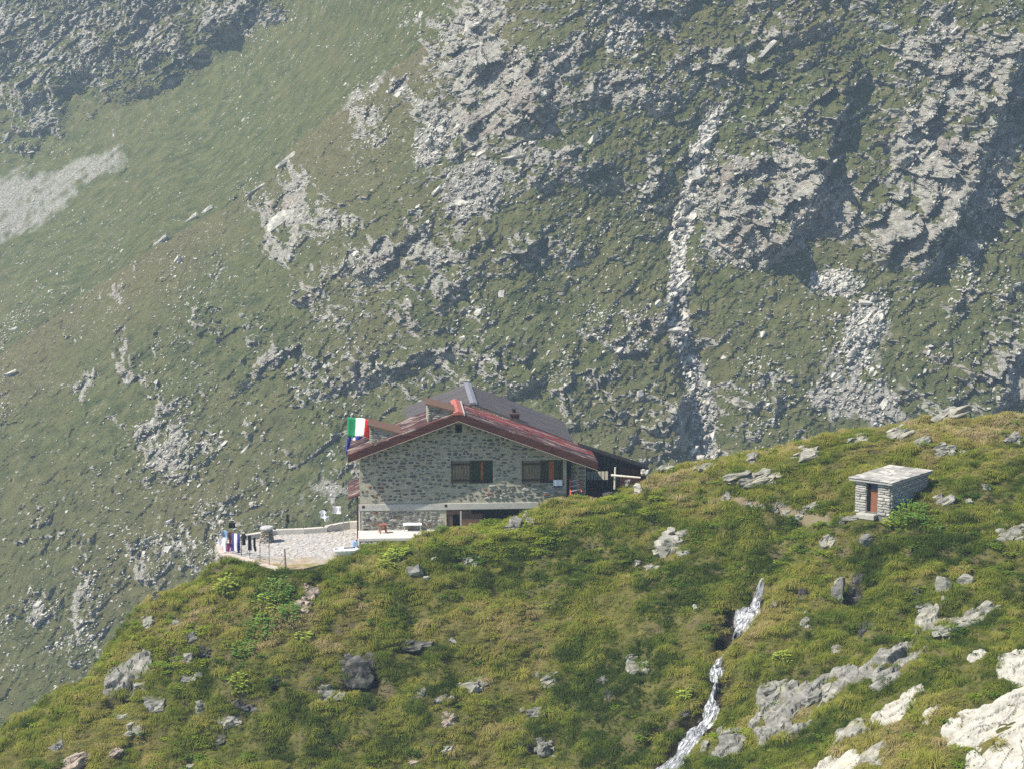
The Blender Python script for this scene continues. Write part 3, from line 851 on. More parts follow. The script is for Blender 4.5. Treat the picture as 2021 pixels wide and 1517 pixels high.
# stones of the gable wall
spots = []
z = -0.36
while z < 6.0:
    hgt = random.choice((0.11, 0.13, 0.16, 0.20)) * (1.1 if z < 1.0 else 1.0)
    x = 0.08 + random.uniform(0, 0.1)
    while x < 11.05:
        wd = random.choice((random.uniform(0.16, 0.32), random.uniform(0.25, 0.55))) * (1.0 if z < 2.9 else 0.9)
        if x + wd > 11.07: break
        zc, xc = z + hgt / 2, x + wd / 2
        ok = zc + hgt / 2 < top(xc) - 0.10 - SL * wd / 2
        ok = ok and not (1.02 < zc + hgt / 2 and zc - hgt / 2 < 1.45)
        for o in OPEN + [(4.93, 6.0, 2.45, 3.74), (8.66, 9.78, 2.42, 3.7)]:
            if xc + wd / 2 > o[0] - 0.02 and xc - wd / 2 < o[1] + 0.02 and zc + hgt / 2 > o[2] - 0.02 and zc - hgt / 2 < o[3] + 0.02: ok = False
        rough = z < 1.0 or (xc > 6.8 and zc < 2.35 and random.random() < 0.8)
        if ok and random.random() < (0.96 if rough else 0.74):
            r_ = random.random()
            if rough: mat = 'grey_stone' if r_ < .45 else 'pale_stone' if r_ < .75 else 'slate_stone' if r_ < .88 else 'rusty_stone' if r_ < .93 else 'brown_stone'
            else: mat = 'slate_stone' if r_ < .5 else 'grey_stone' if r_ < .74 else 'brown_stone' if r_ < .88 else 'pale_stone' if r_ < .96 else 'rusty_stone'
            k = random.uniform(0.85, 1.0) if rough else random.uniform(0.5, 0.9)
            spots.append((xc, zc + random.uniform(-.05, .05), wd * 0.95 * (1 if rough else random.uniform(0.7, 1.0)), hgt * k, 0.0, (0.07 if rough else 0.03) * random.uniform(0.7, 1.2), mat, random.uniform(-.08, .08)))
        x += wd + random.uniform(0.0, 0.05)
    z += hgt + 0.015
for zi in range(9):                                  # the set-back wing
    for xi in range(2):
        spots.append((11.48 + 0.48 * xi + random.uniform(-.05, .05), 1.55 + 0.22 * zi, random.uniform(.35, .5), random.uniform(.12, .17), 0.62, 0.05, random.choice(('slate_stone', 'grey_stone', 'grey_stone')), 0))
lay_stones(hut, spots, 290)
# concrete band with two square marks
band = MB().box(-0.012, 9.6, -0.06, 0.05, 1.07, 1.41).build('concrete_band', concrete, hut, 0.01)
for xq in (0.24, 4.63): MB().box(xq - 0.07, xq + 0.07, -0.068, -0.05, 1.22, 1.36).build('beam_end', fascia_mat, band)
# white strip standing in for the sunlit edge of the wall corner
MB().box(-0.02, 0.05, -0.025, 0.12, -0.45, 1.06).build('lit_edge_strip', white_plaster, hut)
# windows
for wi, (x0, x1, z0, z1, mx0, mw) in enumerate(((6.0, 7.15, 2.47, 3.72, 6.50, 0.13), (9.78, 10.9, 2.44, 3.69, 10.15, 0.28))):
    fr = MB()
    fr.box(x0 + 0.002, x0 + 0.08, 0.02, 0.2, z0 + 0.002, z1 - 0.002).box(x1 - 0.08, x1 - 0.002, 0.02, 0.2, z0 + 0.002, z1 - 0.002)
    fr.box(x0 + 0.081, x1 - 0.081, 0.02, 0.2, z0 + 0.002, z0 + 0.08).box(x0 + 0.081, x1 - 0.081, 0.02, 0.2, z1 - 0.08, z1 - 0.002)
    wn_ = fr.build('window', window_wood, hut)
    MB().box(x0 + 0.081, mx0, 0.15, 0.17, z0 + 0.081, z1 - 0.081).build('pane', glass, wn_)
    MB().box(mx0 + mw, x1 - 0.081, 0.15, 0.17, z0 + 0.081, z1 - 0.081).build('pane', glass, wn_)
    MB().box(mx0 + 0.001, mx0 + mw - 0.001, 0.10, 0.19, z0 + 0.081, z1 - 0.081).build('mullion', orange_wood, wn_)
    MB().box(x0 + 0.09, x1 - 0.09, 0.005, 0.08, z0 + 0.10, z0 + 0.14).build('sill_rail', window_wood, wn_)
    sx0 = x0 - 1.07
    sh = MB().box(sx0, sx0 + 0.06, -0.06, -0.012, z0, z1).box(sx0 + 0.98, sx0 + 1.06, -0.06, -0.012, z0, z1).build('shutter', window_wood, hut)
    nb = 6
    for k in range(nb):
        a = sx0 + 0.065 + k * 0.915 / nb
        MB().box(a, a + 0.14, -0.045, -0.014, z0 + 0.02, z1 - 0.02).build('plank', shutter_wood, sh)
    for zz in (z0 + 0.14, z1 - 0.24): MB().box(sx0 - 0.02, sx0 + 1.065, -0.085, -0.046, zz, zz + 0.1).build('cross_bar', window_wood, sh)
vent = MB().box(5.142, 5.20, 0.0, 0.15, 5.232, 5.698).box(5.46, 5.518, 0.0, 0.15, 5.232, 5.698).box(5.201, 5.459, 0.0, 0.15, 5.232, 5.28).box(5.201, 5.459, 0.0, 0.15, 5.65, 5.698).build('gable_opening', window_wood, hut)
MB().box(5.2, 5.46, 0.2, 0.22, 5.28, 5.65).build('pane', black_void, vent)  # black sheet painted as the shade in the opening
# porch in the lower storey; a black sheet paints its shade
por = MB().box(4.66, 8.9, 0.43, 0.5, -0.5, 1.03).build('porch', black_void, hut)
MB().box(4.67, 5.0, 0.06, 0.14, -0.4, 0.78).build('door_leaf', plain('porch_door', (0.09, 0.06, 0.045), 0.8, 0.4, 5, stretch=(5, 5, .6)), por)
MB().box(4.67, 6.0, 0.02, 0.16, 0.80, 1.02).build('lintel', brown_wood, por)
MB().box(5.38, 5.45, -0.25, -0.18, -0.44, 1.0).build('post', plain('grey_post', (0.42, 0.40, 0.36)), por)
MB().box(5.46, 6.6, 0.1, 0.18, -0.4, 0.8).build('plank_wall', brown_wood, por)
# roof in red boards running down the slope
DZ = 0.085
roof_pts = lambda lift, th: [(-0.55, 6.36 + lift - SL * 5.83), (RX, 6.36 + lift), (12.66, 6.36 + lift - SL * 7.38), (12.66, 6.36 + lift - th - SL * 7.38), (RX, 6.36 + lift - th), (-0.55, 6.36 + lift - th - SL * 5.83)]
deck = MB().prism(roof_pts(0, 0.08)[::-1], -0.86, 3.12).build('roof', fascia_mat, hut)
nb = 7
for side in (0, 1):
    for k in range(nb):
        y0 = -0.9 + k * 4.02 / nb; y1 = y0 + 4.02 / nb - 0.012
        lift = 0.045 + random.uniform(0, 0.03)
        if side == 0: pts = [(-0.58, 6.36 - SL * 5.86), (RX - 0.02, 6.36 - SL * 0.02)]
        else: pts = [(RX + 0.02, 6.36 - SL * 0.02), (12.7, 6.36 - SL * 7.42)]
        poly = [(pts[0][0], pts[0][1] + 0.004), (pts[1][0], pts[1][1] + 0.004), (pts[1][0], pts[1][1] + 0.03 + lift), (pts[0][0], pts[0][1] + 0.03 + lift)]
        MB().prism(poly, y0, y1).build('roof_board', paint_red2 if side and k > 2 else paint_red, deck)
for x0, x1 in ((-0.56, RX - 0.003), (RX + 0.003, 12.68)):
    zt = lambda x: 6.355 - SL * abs(x - RX)
    MB().prism([(x0, zt(x0) - 0.34), (x1, zt(x1) - 0.34), (x1, zt(x1) + 0.05), (x0, zt(x0) + 0.05)], -0.945, -0.905).build('fascia', fascia_mat, deck)
    MB().prism([(x0, zt(x0) - 0.365), (x1, zt(x1) - 0.365), (x1, zt(x1) - 0.342), (x0, zt(x0) - 0.342)], -0.955, -0.9).build('fascia_edge', plain('pale_edge', (0.42, 0.36, 0.29)), deck)
MB().prism([(RX - 0.24, 6.345), (RX + 0.24, 6.345), (RX + 0.26, 6.44), (RX, 6.55), (RX - 0.26, 6.44)], -0.96, 3.14).build('ridge_cap', cap_red, deck)
MB().prism([(RX + 0.262, 6.33), (RX + 0.34, 6.30), (RX + 0.34, 6.42), (RX + 0.262, 6.44)], -0.962, 3.13).build('ridge_flashing', plain('pale_flashing', (0.45, 0.42, 0.38)), deck)
# two raised stone vents on the left slope
for (xa, za, xb, zb) in ((3.66, 6.80, 5.22, 6.38), (0.60, 5.70, 2.30, 5.24)):
    ra = 6.36 - SL * (RX - xa) + 0.02; rb = 6.36 - SL * (RX - xb)
    dm = MB().prism([(xa, ra), (xb, rb + 0.02), (xb, max(zb, rb + 0.04)), (xa, za)], -0.40, 1.35).build('dormer', mortar, hut)
    sp = []
    zz = ra + 0.06
    while zz < za - 0.04:
        hh = random.uniform(0.07, 0.11); x = xa + 0.02
        while x < xb - 0.1:
            wd = random.uniform(0.16, 0.36); xc = x + wd / 2
            lo = 6.36 - SL * (RX - xc) + 0.10; hi = za + (zb - za) * (xc - xa) / (xb - xa) - 0.05
            if lo < zz and zz + hh < hi: sp.append((xc, zz + hh / 2, wd, hh, -0.40, 0.05, random.choice(('pale_stone', 'grey_stone', 'pale_stone', 'slate_stone')), 0))
            x += wd + 0.015
        zz += hh + 0.01
    for s in sp:
        o = link('stone', WSM[random.randrange(8), s[6]], None, dm); o.location = (s[0], s[4], s[1]); o.scale = (s[2], s[5], s[3])
    sl = (zb - za) / (xb - xa)
    MB().prism([(xa - 0.1, za - 0.1 * sl + 0.003), (xb + 0.16, zb + 0.16 * sl + 0.003), (xb + 0.16, zb + 0.16 * sl + 0.09), (xa - 0.1, za - 0.1 * sl + 0.09)], -0.56, 1.5).build('dormer_roof', brown_wood, dm)
# grey rear roof
GXr, GZr = 6.30, 6.24
gr = MB().prism([(2.7, GZr - 0.36 * 3.6 - 0.1), (GXr, GZr - 0.1), (11.78, GZr - 0.4 * 5.48 - 0.1), (11.78, GZr - 0.4 * 5.48), (GXr, GZr), (2.7, GZr - 0.36 * 3.6)], 3.16, 10.0).build('rear_roof', grey_roof, hut)
for k in range(7):
    for sgn in (0, 1):
        y0 = 3.2 + k * 0.97
        a, c_, q = (2.68, GXr - 0.12, 0.36) if sgn == 0 else (GXr + 0.12, 11.8, 0.4)
        zz = lambda x: GZr - q * abs(x - GXr)
        MB().prism([(a, zz(a) + 0.004), (c_, zz(c_) + 0.004), (c_, zz(c_) + 0.016 + 0.008 * (k % 2)), (a, zz(a) + 0.016 + 0.008 * (k % 2))], y0, y0 + 0.955).build('roof_sheet', grey_roof, gr)
MB().prism([(GXr - 0.2, GZr - 0.02), (GXr + 0.2, GZr - 0.03), (GXr + 0.2, GZr + 0.04), (GXr, GZr + 0.10), (GXr - 0.2, GZr + 0.05)], 3.15, 10.03).build('ridge_cap', grey_cap, gr)
ch = MB().box(8.30, 8.80, 3.2, 3.7, 4.9, 5.62).box(8.24, 8.86, 3.14, 3.76, 5.621, 5.68).build('chimney', plain('dark_brick_chimney', (0.09, 0.05, 0.045), 0.9, 0.4), hut)
MB().tube((8.52, 3.45, 5.68), (8.52, 3.45, 5.86), 0.10, 0.09).box(8.40, 8.64, 3.33, 3.57, 5.861, 5.90).build('chimney_pot', plain('dark_pot', (0.03, 0.025, 0.025)), ch)
# left lean-to canopy and its post
can = MB().prism([(-0.60, 1.68), (0.045, 1.90), (0.045, 1.96), (-0.60, 1.74)], -0.02, 4.6).build('side_canopy', paint_red, hut)
MB().box(-0.12, -0.03, 0.05, 0.14, -0.44, 1.82).build('post', fascia_mat, can)
# dark post by the wing, annex with bars
MB().box(11.12, 11.36, 0.30, 0.55, 0.4, 3.9).build('corner_post', dark_wood, hut)
MB().box(10.93, 11.09, -0.02, 0.0 - 0.002, 1.6, 3.9).build('render_strip', mortar, hut)
ax = lambda x: 3.70 - 0.335 * (x - 12.64)
an = MB().prism([(12.05, ax(12.05) - 0.02), (15.85, ax(15.85) - 0.02), (15.85, ax(15.85) + 0.06), (12.05, ax(12.05) + 0.06)], 2.3, 3.5).build('annex', dark_wood, hut)
x = 12.25
while x < 15.7:
    w_ = min(random.uniform(0.2, 0.27), 15.75 - x); x1 = x + w_ - 0.004
    yy = 2.60 + random.uniform(0, 0.012)
    if 12.30 < (x + x1) / 2 < 13.66:
        MB().prism([(x, 2.52), (x1, 2.52), (x1, ax(x1) - 0.025), (x, ax(x) - 0.025)], yy, yy + 0.03).build('plank', dark_wood, an)
        MB().prism([(x, 0.4), (x1, 0.4), (x1, 2.04), (x, 2.04)], yy, yy + 0.03).build('plank', dark_wood, an)
    else:
        MB().prism([(x, 0.4), (x1, 0.4), (x1, ax(x1) - 0.025), (x, ax(x) - 0.025)], yy, yy + 0.03).build('plank', dark_wood, an)
    x += w_
for k in range(7):
    xb = 12.42 + k * 0.2
    MB().box(xb, xb + 0.035, 2.585, 2.598, 2.0, 2.56).build('bar', dark_wood, an)
MB().prism([(13.3, ax(13.3) - 0.42), (15.5, ax(15.5) - 0.36), (15.5, ax(15.5) - 0.33), (13.3, ax(13.3) - 0.40)], 2.56, 2.59).build('lit_line_strip', brown_wood, an)  # brown strip stands in for a narrow lit line on the annex
MB().box(12.21, 14.2, 4.9, 5.0, 0.5, 3.0).build('cream_backdrop', cream, an)  # wall added to give the sunlit brightness seen between the bars
MB().prism([(14.3, 1.2), (15.7, 1.7), (15.7, 2.62), (14.3, 2.72)], 2.57, 2.596).build('red_boarding', fascia_mat, an)
# white slab in front of the gable
step = MB().box(-0.05, 8.5, -1.95, -0.005, -0.16, 0.0).build('slab_step', white_plaster, hut, 0.012)
for k in range(18):
    o = link('stone', WSM[k % 8, random.choice(('pale_stone', 'grey_stone'))], None, step)
    o.location = (0.2 + 0.32 * (k % 14) + random.uniform(-.04, .04), -1.88, -0.27 - 0.13 * (k // 14)); o.scale = (random.uniform(.26, .36), 0.12, random.uniform(.12, .17))
stepbase = MB().box(-0.03, 8.4, -1.86, -0.01, -0.6, -0.161).build('step_base', mortar, step)

# ------------------------------------------------------------------ flag pole
def hw(x, y, z): return Vector(HUT_O + H_T * x + H_N * y + np.array([0, 0, z]))
fy0 = 0.9
tx, tz = L(686, 821, fy0); bx, bz = L(677, 1046, fy0)
pole = empty('flagpole', hw(bx, fy0, -0.43), HUT_YAW)
tag(pole, 'thin pole with tricolour flag and blue flag beside the hut roof', 'flagpole')
ptop = (tx - bx, 0, tz + 0.43)
MB().tube((0, 0, 0), ptop, 0.018, 0.013).build('pole', plain('grey_pole', (0.22, 0.22, 0.21), 0.6), pole)
cg, cw, cr, cb = (plain(n_, c_, 0.8, 0.12, 3) for n_, c_ in (('flag_green', (0.02, 0.33, 0.12)), ('flag_white', (0.82, 0.82, 0.84)), ('flag_red', (0.62, 0.03, 0.035)), ('flag_blue', (0.03, 0.035, 0.32))))

def cloth_sheet(name, fn, nu, nv, mats, parent, pick):
    vs = [fn(i / nu, j / nv) for j in range(nv + 1) for i in range(nu + 1)]
    fs = [(j * (nu + 1) + i, j * (nu + 1) + i + 1, (j + 1) * (nu + 1) + i + 1, (j + 1) * (nu + 1) + i) for j in range(nv) for i in range(nu)]
    me = bpy.data.meshes.new(name); me.from_pydata(vs, [], fs)
    for m in mats: me.materials.append(m)
    for k, p in enumerate(me.polygons):
        p.material_index = pick((k % nu + 0.5) / nu, (k // nu + 0.5) / nv); p.use_smooth = True
    o = link(name, me, None, parent)
    md = o.modifiers.new('thickness', 'SOLIDIFY'); md.thickness = 0.006
    return o

def flag_fn(u, v):
    # u along the fly, v down from the top
    fly = 1.30 * u; drop = 1.05 * v * (1 - 0.12 * u)
    return (ptop[0] - 0.02 * v + fly * (1 - 0.08 * v) - 0.1 * max(0, u - 0.75), 0.16 * math.sin(5.5 * u + 1.2 * v) * u, ptop[2] - 0.03 - drop - 0.28 * u * u - 0.05 * math.sin(6 * u))
cloth_sheet('flag', flag_fn, 18, 10, [cg, cw, cr], pole, lambda u, v: 0 if u < 0.36 else 1 if u < 0.72 else 2)
def eu_fn(u, v):
    w_ = (0.05 + 0.22 * v * (1 - v) * 2) if v > 0 else 0.05
    return (ptop[0] - 0.08 - 0.06 * v + 0.28 * u * (1 - 0.35 * v), 0.05 + 0.09 * math.sin(9 * u + 3 * v), ptop[2] - 1.22 - 0.82 * v + 0.1 * u * (1 - v))
cloth_sheet('flag', eu_fn, 8, 10, [cb], pole, lambda u, v: 0)
def eu2_fn(u, v):
    return (ptop[0] + 0.02 + 0.75 * u, 0.02 + 0.1 * math.sin(6 * u + v), ptop[2] - 1.05 - 0.2 * v - 0.08 * math.sin(3.1 * u) + 0.05 * u)
cloth_sheet('flag', eu2_fn, 10, 4, [cb, cw], pole, lambda u, v: 1 if 0.2 < u < 0.5 else 0)
# ------------------------------------------------------------------ terrace
terrace_mat, nt, b = new_mat('terrace_gravel', 0.95, 0.1)
v = coords(nt)
c = ramp(nt, noise(nt, v, 3.5, 6, 0.75), [(0.33, (0.22, 0.205, 0.185)), (0.5, (0.37, 0.35, 0.325)), (0.66, (0.47, 0.445, 0.42))])
tgeo = N(nt, 'ShaderNodeSeparateXYZ'); nt.links.new(v, tgeo.inputs[0])
near_f = math_n(nt, 'ADD', math_n(nt, 'MULTIPLY', math_n(nt, 'SUBTRACT', 116.6, tgeo.outputs[1]), 0.55), math_n(nt, 'MULTIPLY', math_n(nt, 'SUBTRACT', noise(nt, v, 0.9, 4, 0.6), 0.5), 2.2))
c = mix(nt, grey(nt, near_f, 0.2, 0.9), c, ramp(nt, noise(nt, v, 1.4, 5, 0.7), [(0.4, (0.17, 0.18, 0.06)), (0.55, (0.36, 0.26, 0.18)), (0.7, (0.42, 0.36, 0.27))]))
nt.links.new(c, b.inputs['Base Color'])
bump(nt, b, noise(nt, v, 9, 4, 0.7), 0.5, 0.05)
mb = MB()
n = len(TERR)
mb.add([(x, y, TZ) for x, y in TERR] + [(x, y, TZ - 1.6) for x, y in TERR], [tuple(range(n))] + [(i, i + n, (i + 1) % n + n, (i + 1) % n) for i in range(n)])
terrace = mb.build('terrace', terrace_mat)
tag(terrace, 'pale stony terrace in front of the hut', None, None, 'structure')

# flat stones laid on the terrace
pave_mats = [plain('paving_pale', (0.44, 0.425, 0.40), 0.9, 0.2, 3), plain('paving_grey', (0.34, 0.33, 0.315), 0.9, 0.2, 3), plain('paving_warm', (0.42, 0.38, 0.34), 0.9, 0.2, 3)]
piles = [[[], []] for _ in pave_mats]
step_ = 0.27
for yy in np.arange(114.0, 123.2, step_):
    for xx in np.arange(-17.5, -5.5, step_):
        x = xx + random.uniform(-.09, .09); y = yy + random.uniform(-.09, .09)
        if float(poly_sd(np.array([x]), np.array([y]), TERR)[0]) < 0.25: continue
        if y < 116.3 + 1.2 * (float(vnoise(np.array([x * .8]), np.array([y * .8]), 5)[0]) - 0.5): continue
        k = random.randrange(3); r_ = random.uniform(0.06, 0.14); m_ = 6
        ph = random.random() * 6; hh = random.uniform(0.006, 0.03); tl = random.uniform(-.15, .15)
        V, F = piles[k]; b0 = len(V)
        ring = [(x + r_ * random.uniform(.8, 1.1) * math.cos(ph + 2 * math.pi * i / m_) * 1.2, y + r_ * random.uniform(.8, 1.1) * math.sin(ph + 2 * math.pi * i / m_)) for i in range(m_)]
        V += [(a, c_, TZ - 0.02) for a, c_ in ring] + [(x + (a - x) * .86, y + (c_ - y) * .86, TZ + hh + tl * (a - x)) for a, c_ in ring]
        F += [tuple(b0 + m_ + i for i in range(m_))] + [(b0 + i, b0 + (i + 1) % m_, b0 + m_ + (i + 1) % m_, b0 + m_ + i) for i in range(m_)]
for (V, F), m_ in zip(piles, pave_mats):
    pm = MB(); pm.v = V; pm.f = F
    tag(pm.build('paving_stones', m_, terrace), kind='stuff')

# rough retaining wall under the terrace's outer corner
edge_pts = [Vector((x, y, 0)) for x, y in TERR[-1:] + TERR[0:4]]
ret = MB()
for a, c_ in zip(edge_pts, edge_pts[1:]):
    d = (c_ - a).normalized(); nrm = Vector((d.y, -d.x, 0))
    q = [a - nrm * 0.3, a + nrm * 0.12, c_ + nrm * 0.12, c_ - nrm * 0.3]
    ret.add([(p.x, p.y, TZ - 1.8) for p in q] + [(p.x, p.y, TZ + 0.03) for p in q], [(0, 1, 2, 3), (7, 6, 5, 4), (0, 4, 5, 1), (1, 5, 6, 2), (2, 6, 7, 3), (3, 7, 4, 0)])
retw = ret.build('retaining_wall', plain('pinkish_rubble', (0.45, 0.38, 0.33), 0.95, 0.3, 3))
tag(retw, 'rubble retaining wall at the outer corner of the terrace', 'wall')
for a, c_ in zip(edge_pts, edge_pts[1:]):
    d = (c_ - a); Ln = d.length; d.normalize(); nrm = Vector((d.y, -d.x, 0)); s_ = 0.1
    while s_ < Ln - 0.1:
        for zc in (TZ - 0.1, TZ - 0.32, TZ - 0.55, TZ - 0.8):
            o = link('stone', WSM[random.randrange(8), random.choice(('pale_stone', 'pale_stone', 'grey_stone', 'brown_stone'))], None, retw)
            p = a + d * (s_ + random.uniform(-.05, .05)) + nrm * 0.12
            o.location = (p.x, p.y, zc + random.uniform(-.03, .03)); o.rotation_euler = (0, 0, math.atan2(d.y, d.x)); o.scale = (random.uniform(.25, .4), 0.08, random.uniform(.15, .22))
        s_ += 0.36

# low wall round the back of the terrace
lw = [at_z(px, py, TZ) for px, py in ((462, 1068), (515, 1062), (545, 1055), (600, 1053), (646, 1050))]
lw2 = [at_z(px, py, TZ) for px, py in ((647, 1049), (668, 1046), (690, 1043.5), (712, 1043))]
def wall_run(name, pts, hts, th, mat, label):
    m_ = MB()
    for i in range(len(pts) - 1):
        a = Vector(pts[i][:2]); c_ = Vector(pts[i + 1][:2]); d = (c_ - a).normalized(); nn = Vector((-d.y, d.x)) * th
        q = [a, c_, c_ + nn, a + nn]
        h0, h1 = hts[i], hts[i + 1]
        m_.add([(p.x, p.y, TZ - 0.8) for p in q] + [(p.x, p.y, TZ + hh) for p, hh in zip(q, (h0, h1, h1, h0))], [(0, 3, 2, 1), (4, 5, 6, 7), (0, 1, 5, 4), (1, 2, 6, 5), (2, 3, 7, 6), (3, 0, 4, 7)])
    return tag(m_.build(name, mat), label, 'wall')
lowwall_mat = plain('rendered_low_wall', (0.50, 0.47, 0.42), 0.95, 0.16, 2)
wall_run('terrace_wall', lw, (0.24, 0.30, 0.27, 0.27, 0.27), 0.3, lowwall_mat, 'low rendered wall along the back of the terrace beside the pillar')
wall_run('terrace_wall', lw2, (0.30, 0.36, 0.40, 0.40), 0.3, lowwall_mat, 'low rendered wall in shade at the hut corner of the terrace')

# round stone pillar with a slab on top
pc = at_z(527, 1069, TZ)
pil = empty('stone_pillar', pc); tag(pil, 'squat round pillar of stacked stones with a slab on top', 'pillar')
MB().tube((0, 0, -0.1), (0, 0, 0.72), 0.31, 0.24, 12).build('core', mortar, pil)
for r_ in range(7):
    rad = 0.33 - 0.011 * r_; m_ = 9
    for k in range(m_):
        a = 2 * math.pi * (k + 0.5 * (r_ % 2)) / m_ + random.uniform(-.06, .06)
        o = link('stone', WSM[random.randrange(8), random.choice(('pale_stone', 'grey_stone', 'pale_stone', 'brown_stone'))], None, pil)
        o.location = (rad * math.cos(a) * 0.93, rad * math.sin(a) * 0.93, 0.04 + 0.1 * r_); o.rotation_euler = (0, 0, a + math.pi / 2); o.scale = (0.23, 0.07, 0.10)
MB().tube((0, 0, 0.725), (0, 0, 0.80), 0.36, 0.36, 14).tube((0.01, 0, 0.801), (0.01, 0, 0.85), 0.32, 0.30, 14).build('cap_slab', plain('slab_grey', (0.42, 0.42, 0.41)), pil)

# ------------------------------------------------------------------ fence posts, lines and washing
iron = plain('rusty_iron', (0.10, 0.085, 0.075), 0.7, 0.4)
post_wood = plain('grey_post_wood', (0.24, 0.20, 0.16), 0.9, 0.3)
NEARX = [(431, 1070, 1037), (440, 1086, 1046), (476, 1097, 1064), (493, 1101, 1070), (513, 1107, 1066), (531, 1115, 1069)]
near_top = []
def post(base, topz, r_, mat, label, group=None, lean=(0, 0)):
    h_ = topz - base[2]
    o = MB().tube((0, 0, -0.25), (lean[0], lean[1], h_), r_, r_ * 0.85, 7).build('fence_post', mat)
    o.location = base
    return tag(o, label, 'post', group)
NP = []
for px, pb, pt in NEARX:
    q = at_z(px, pb, TZ); t_ = at(px, pt, q[1]); NP.append((px, q[1]))
    post(q, t_[2], 0.022, iron, 'thin iron fence post on the outer edge of the terrace', 'iron posts on the terrace edge', (0.02, 0))
    near_top.append(Vector((q[0] + 0.02, q[1], t_[2])))
q = at_z(564, 1121, TZ); post(q, at(563, 1082, q[1])[2], 0.055, post_wood, 'thick grey wooden post at the terrace corner', None, (-0.05, 0))
o = MB().tube(q + np.array([-0.45, 0.1, 0.0]), q + np.array([-0.05, 0.02, 0.55]), 0.02, 0.02, 6).build('prop_stick', post_wood); tag(o, 'slanting stick propped against the thick wooden post', 'stick')
FAR = [(514, 1047, 1013), (586, 1042, 1010), (638, 1041, 1004), (657, 1036, 1000), (677, 1031, 992), (699, 1029, 998)]
far_top = []; FP_ = []
for px, pb, pt in FAR:
    q = at_z(px, pb, TZ + 0.28); q = q + np.array([0, 0.15, 0]); t_ = at(px, pt, q[1])
    post(q, t_[2], 0.022, iron, 'thin iron post standing on the low wall behind the terrace', 'iron posts on the back wall')
    far_top.append(Vector((q[0], q[1], t_[2]))); FP_.append((px, q[1]))
def wire(pts, label):
    m_ = MB()
    for a, c_ in zip(pts, pts[1:]): m_.tube(a, c_, 0.008, 0.008, 5)
    return tag(m_.build('washing_line', iron), label, 'cord')
wire(near_top[0:], 'washing line strung along the outer terrace posts')
wire(far_top, 'washing line strung along the back wall posts')
def cl_mat(name, c_): return plain(name, c_, 0.9, 0.12, 4)
CM = {'white': cl_mat('cloth_white', (0.80, 0.80, 0.84)), 'black': cl_mat('cloth_black', (0.014, 0.014, 0.02)), 'navy': cl_mat('cloth_navy', (0.03, 0.03, 0.14)), 'blue': cl_mat('cloth_blue', (0.09, 0.09, 0.32)),
      'sky': cl_mat('cloth_sky', (0.26, 0.42, 0.62)), 'brick': cl_mat('cloth_brick', (0.26, 0.09, 0.07)), 'grey': cl_mat('cloth_grey', (0.55, 0.58, 0.60)), 'plum': cl_mat('cloth_plum', (0.16, 0.03, 0.10))}
SH = {'towel': [(0, 0), (1, 0), (1, 1), (0, 1)],
      'shirt': [(0.28, 0), (0.72, 0), (1, 0.22), (0.92, 0.46), (0.78, 0.38), (0.8, 1), (0.2, 1), (0.22, 0.38), (0.08, 0.46), (0, 0.22)],
      'trousers': [(0.08, 0), (0.92, 0), (1, 1), (0.58, 1), (0.52, 0.4), (0.42, 1), (0, 1)],
      'sock': [(0.2, 0), (0.75, 0), (0.72, 0.6), (1, 0.85), (0.85, 1), (0.45, 0.95), (0.22, 0.65)]}
def garment(name, shape, px0, px1, py0, py1, mats, table, label, off=0.0, stripes=None):
    xp, yp = zip(*table); Yc = float(np.interp((px0 + px1) / 2, xp, yp)) + off
    a = at(px0, py0, Yc); c_ = at(px1, py1, Yc); w_ = c_[0] - a[0]; h_ = a[2] - c_[2]
    bm = bmesh.new()
    vs = [bm.verts.new((x * w_, 0, -y * h_)) for x, y in SH[shape]]
    bm.faces.new(vs)
    if stripes:
        for s_ in stripes: bmesh.ops.bisect_plane(bm, geom=bm.verts[:] + bm.edges[:] + bm.faces[:], plane_co=(s_ * w_, 0, 0), plane_no=(1, 0, 0))
    for k in range(1, 6): bmesh.ops.bisect_plane(bm, geom=bm.verts[:] + bm.edges[:] + bm.faces[:], plane_co=(0, 0, -h_ * k / 6), plane_no=(0, 0, 1))
    for k in range(1, 5): bmesh.ops.bisect_plane(bm, geom=bm.verts[:] + bm.edges[:] + bm.faces[:], plane_co=(w_ * k / 5, 0, 0), plane_no=(1, 0, 0))
    ph = random.random() * 6
    for q in bm.verts: q.co.y += 0.045 * math.sin(q.co.x / max(w_, .1) * 7 + ph) * (0.3 - q.co.z / h_) + 0.03 * math.sin(ph + 5 * q.co.z / h_)
    me = bpy.data.meshes.new(name); bm.to_mesh(me); bm.free()
    for m_ in mats: me.materials.append(CM[m_])
    if stripes:
        for p in me.polygons: p.material_index = sum(1 for s_ in stripes if p.center.x > s_ * w_) % len(mats)
    o = link(name, me, None, None, a)
    md = o.modifiers.new('thickness', 'SOLIDIFY'); md.thickness = 0.012
    return tag(o, label, 'laundry')
G = garment
G('t_shirt', 'shirt', 436, 452, 1046, 1066, ['sky'], NP, 'light blue shirt hanging at the end of the terrace line', -0.05)
G('towel', 'towel', 439, 449, 1060, 1087, ['white'], NP, 'white towel hanging below the light blue shirt', -0.1)
G('sheet', 'towel', 430, 441, 1062, 1082, ['white'], NP, 'white sheet draped over the outermost terrace corner', 0.15)
G('shirt', 'shirt', 449, 462, 1048, 1076, ['brick'], NP, 'brick red shirt on the terrace line', 0.0)
G('towel', 'towel', 457, 474, 1052, 1086, ['blue', 'white', 'blue'], NP, 'blue towel with a broad white stripe on the terrace line', -0.12, [0.32, 0.68])
G('shorts', 'trousers', 446, 462, 1072, 1086, ['plum'], NP, 'plum coloured shorts below the red shirt', -0.16)
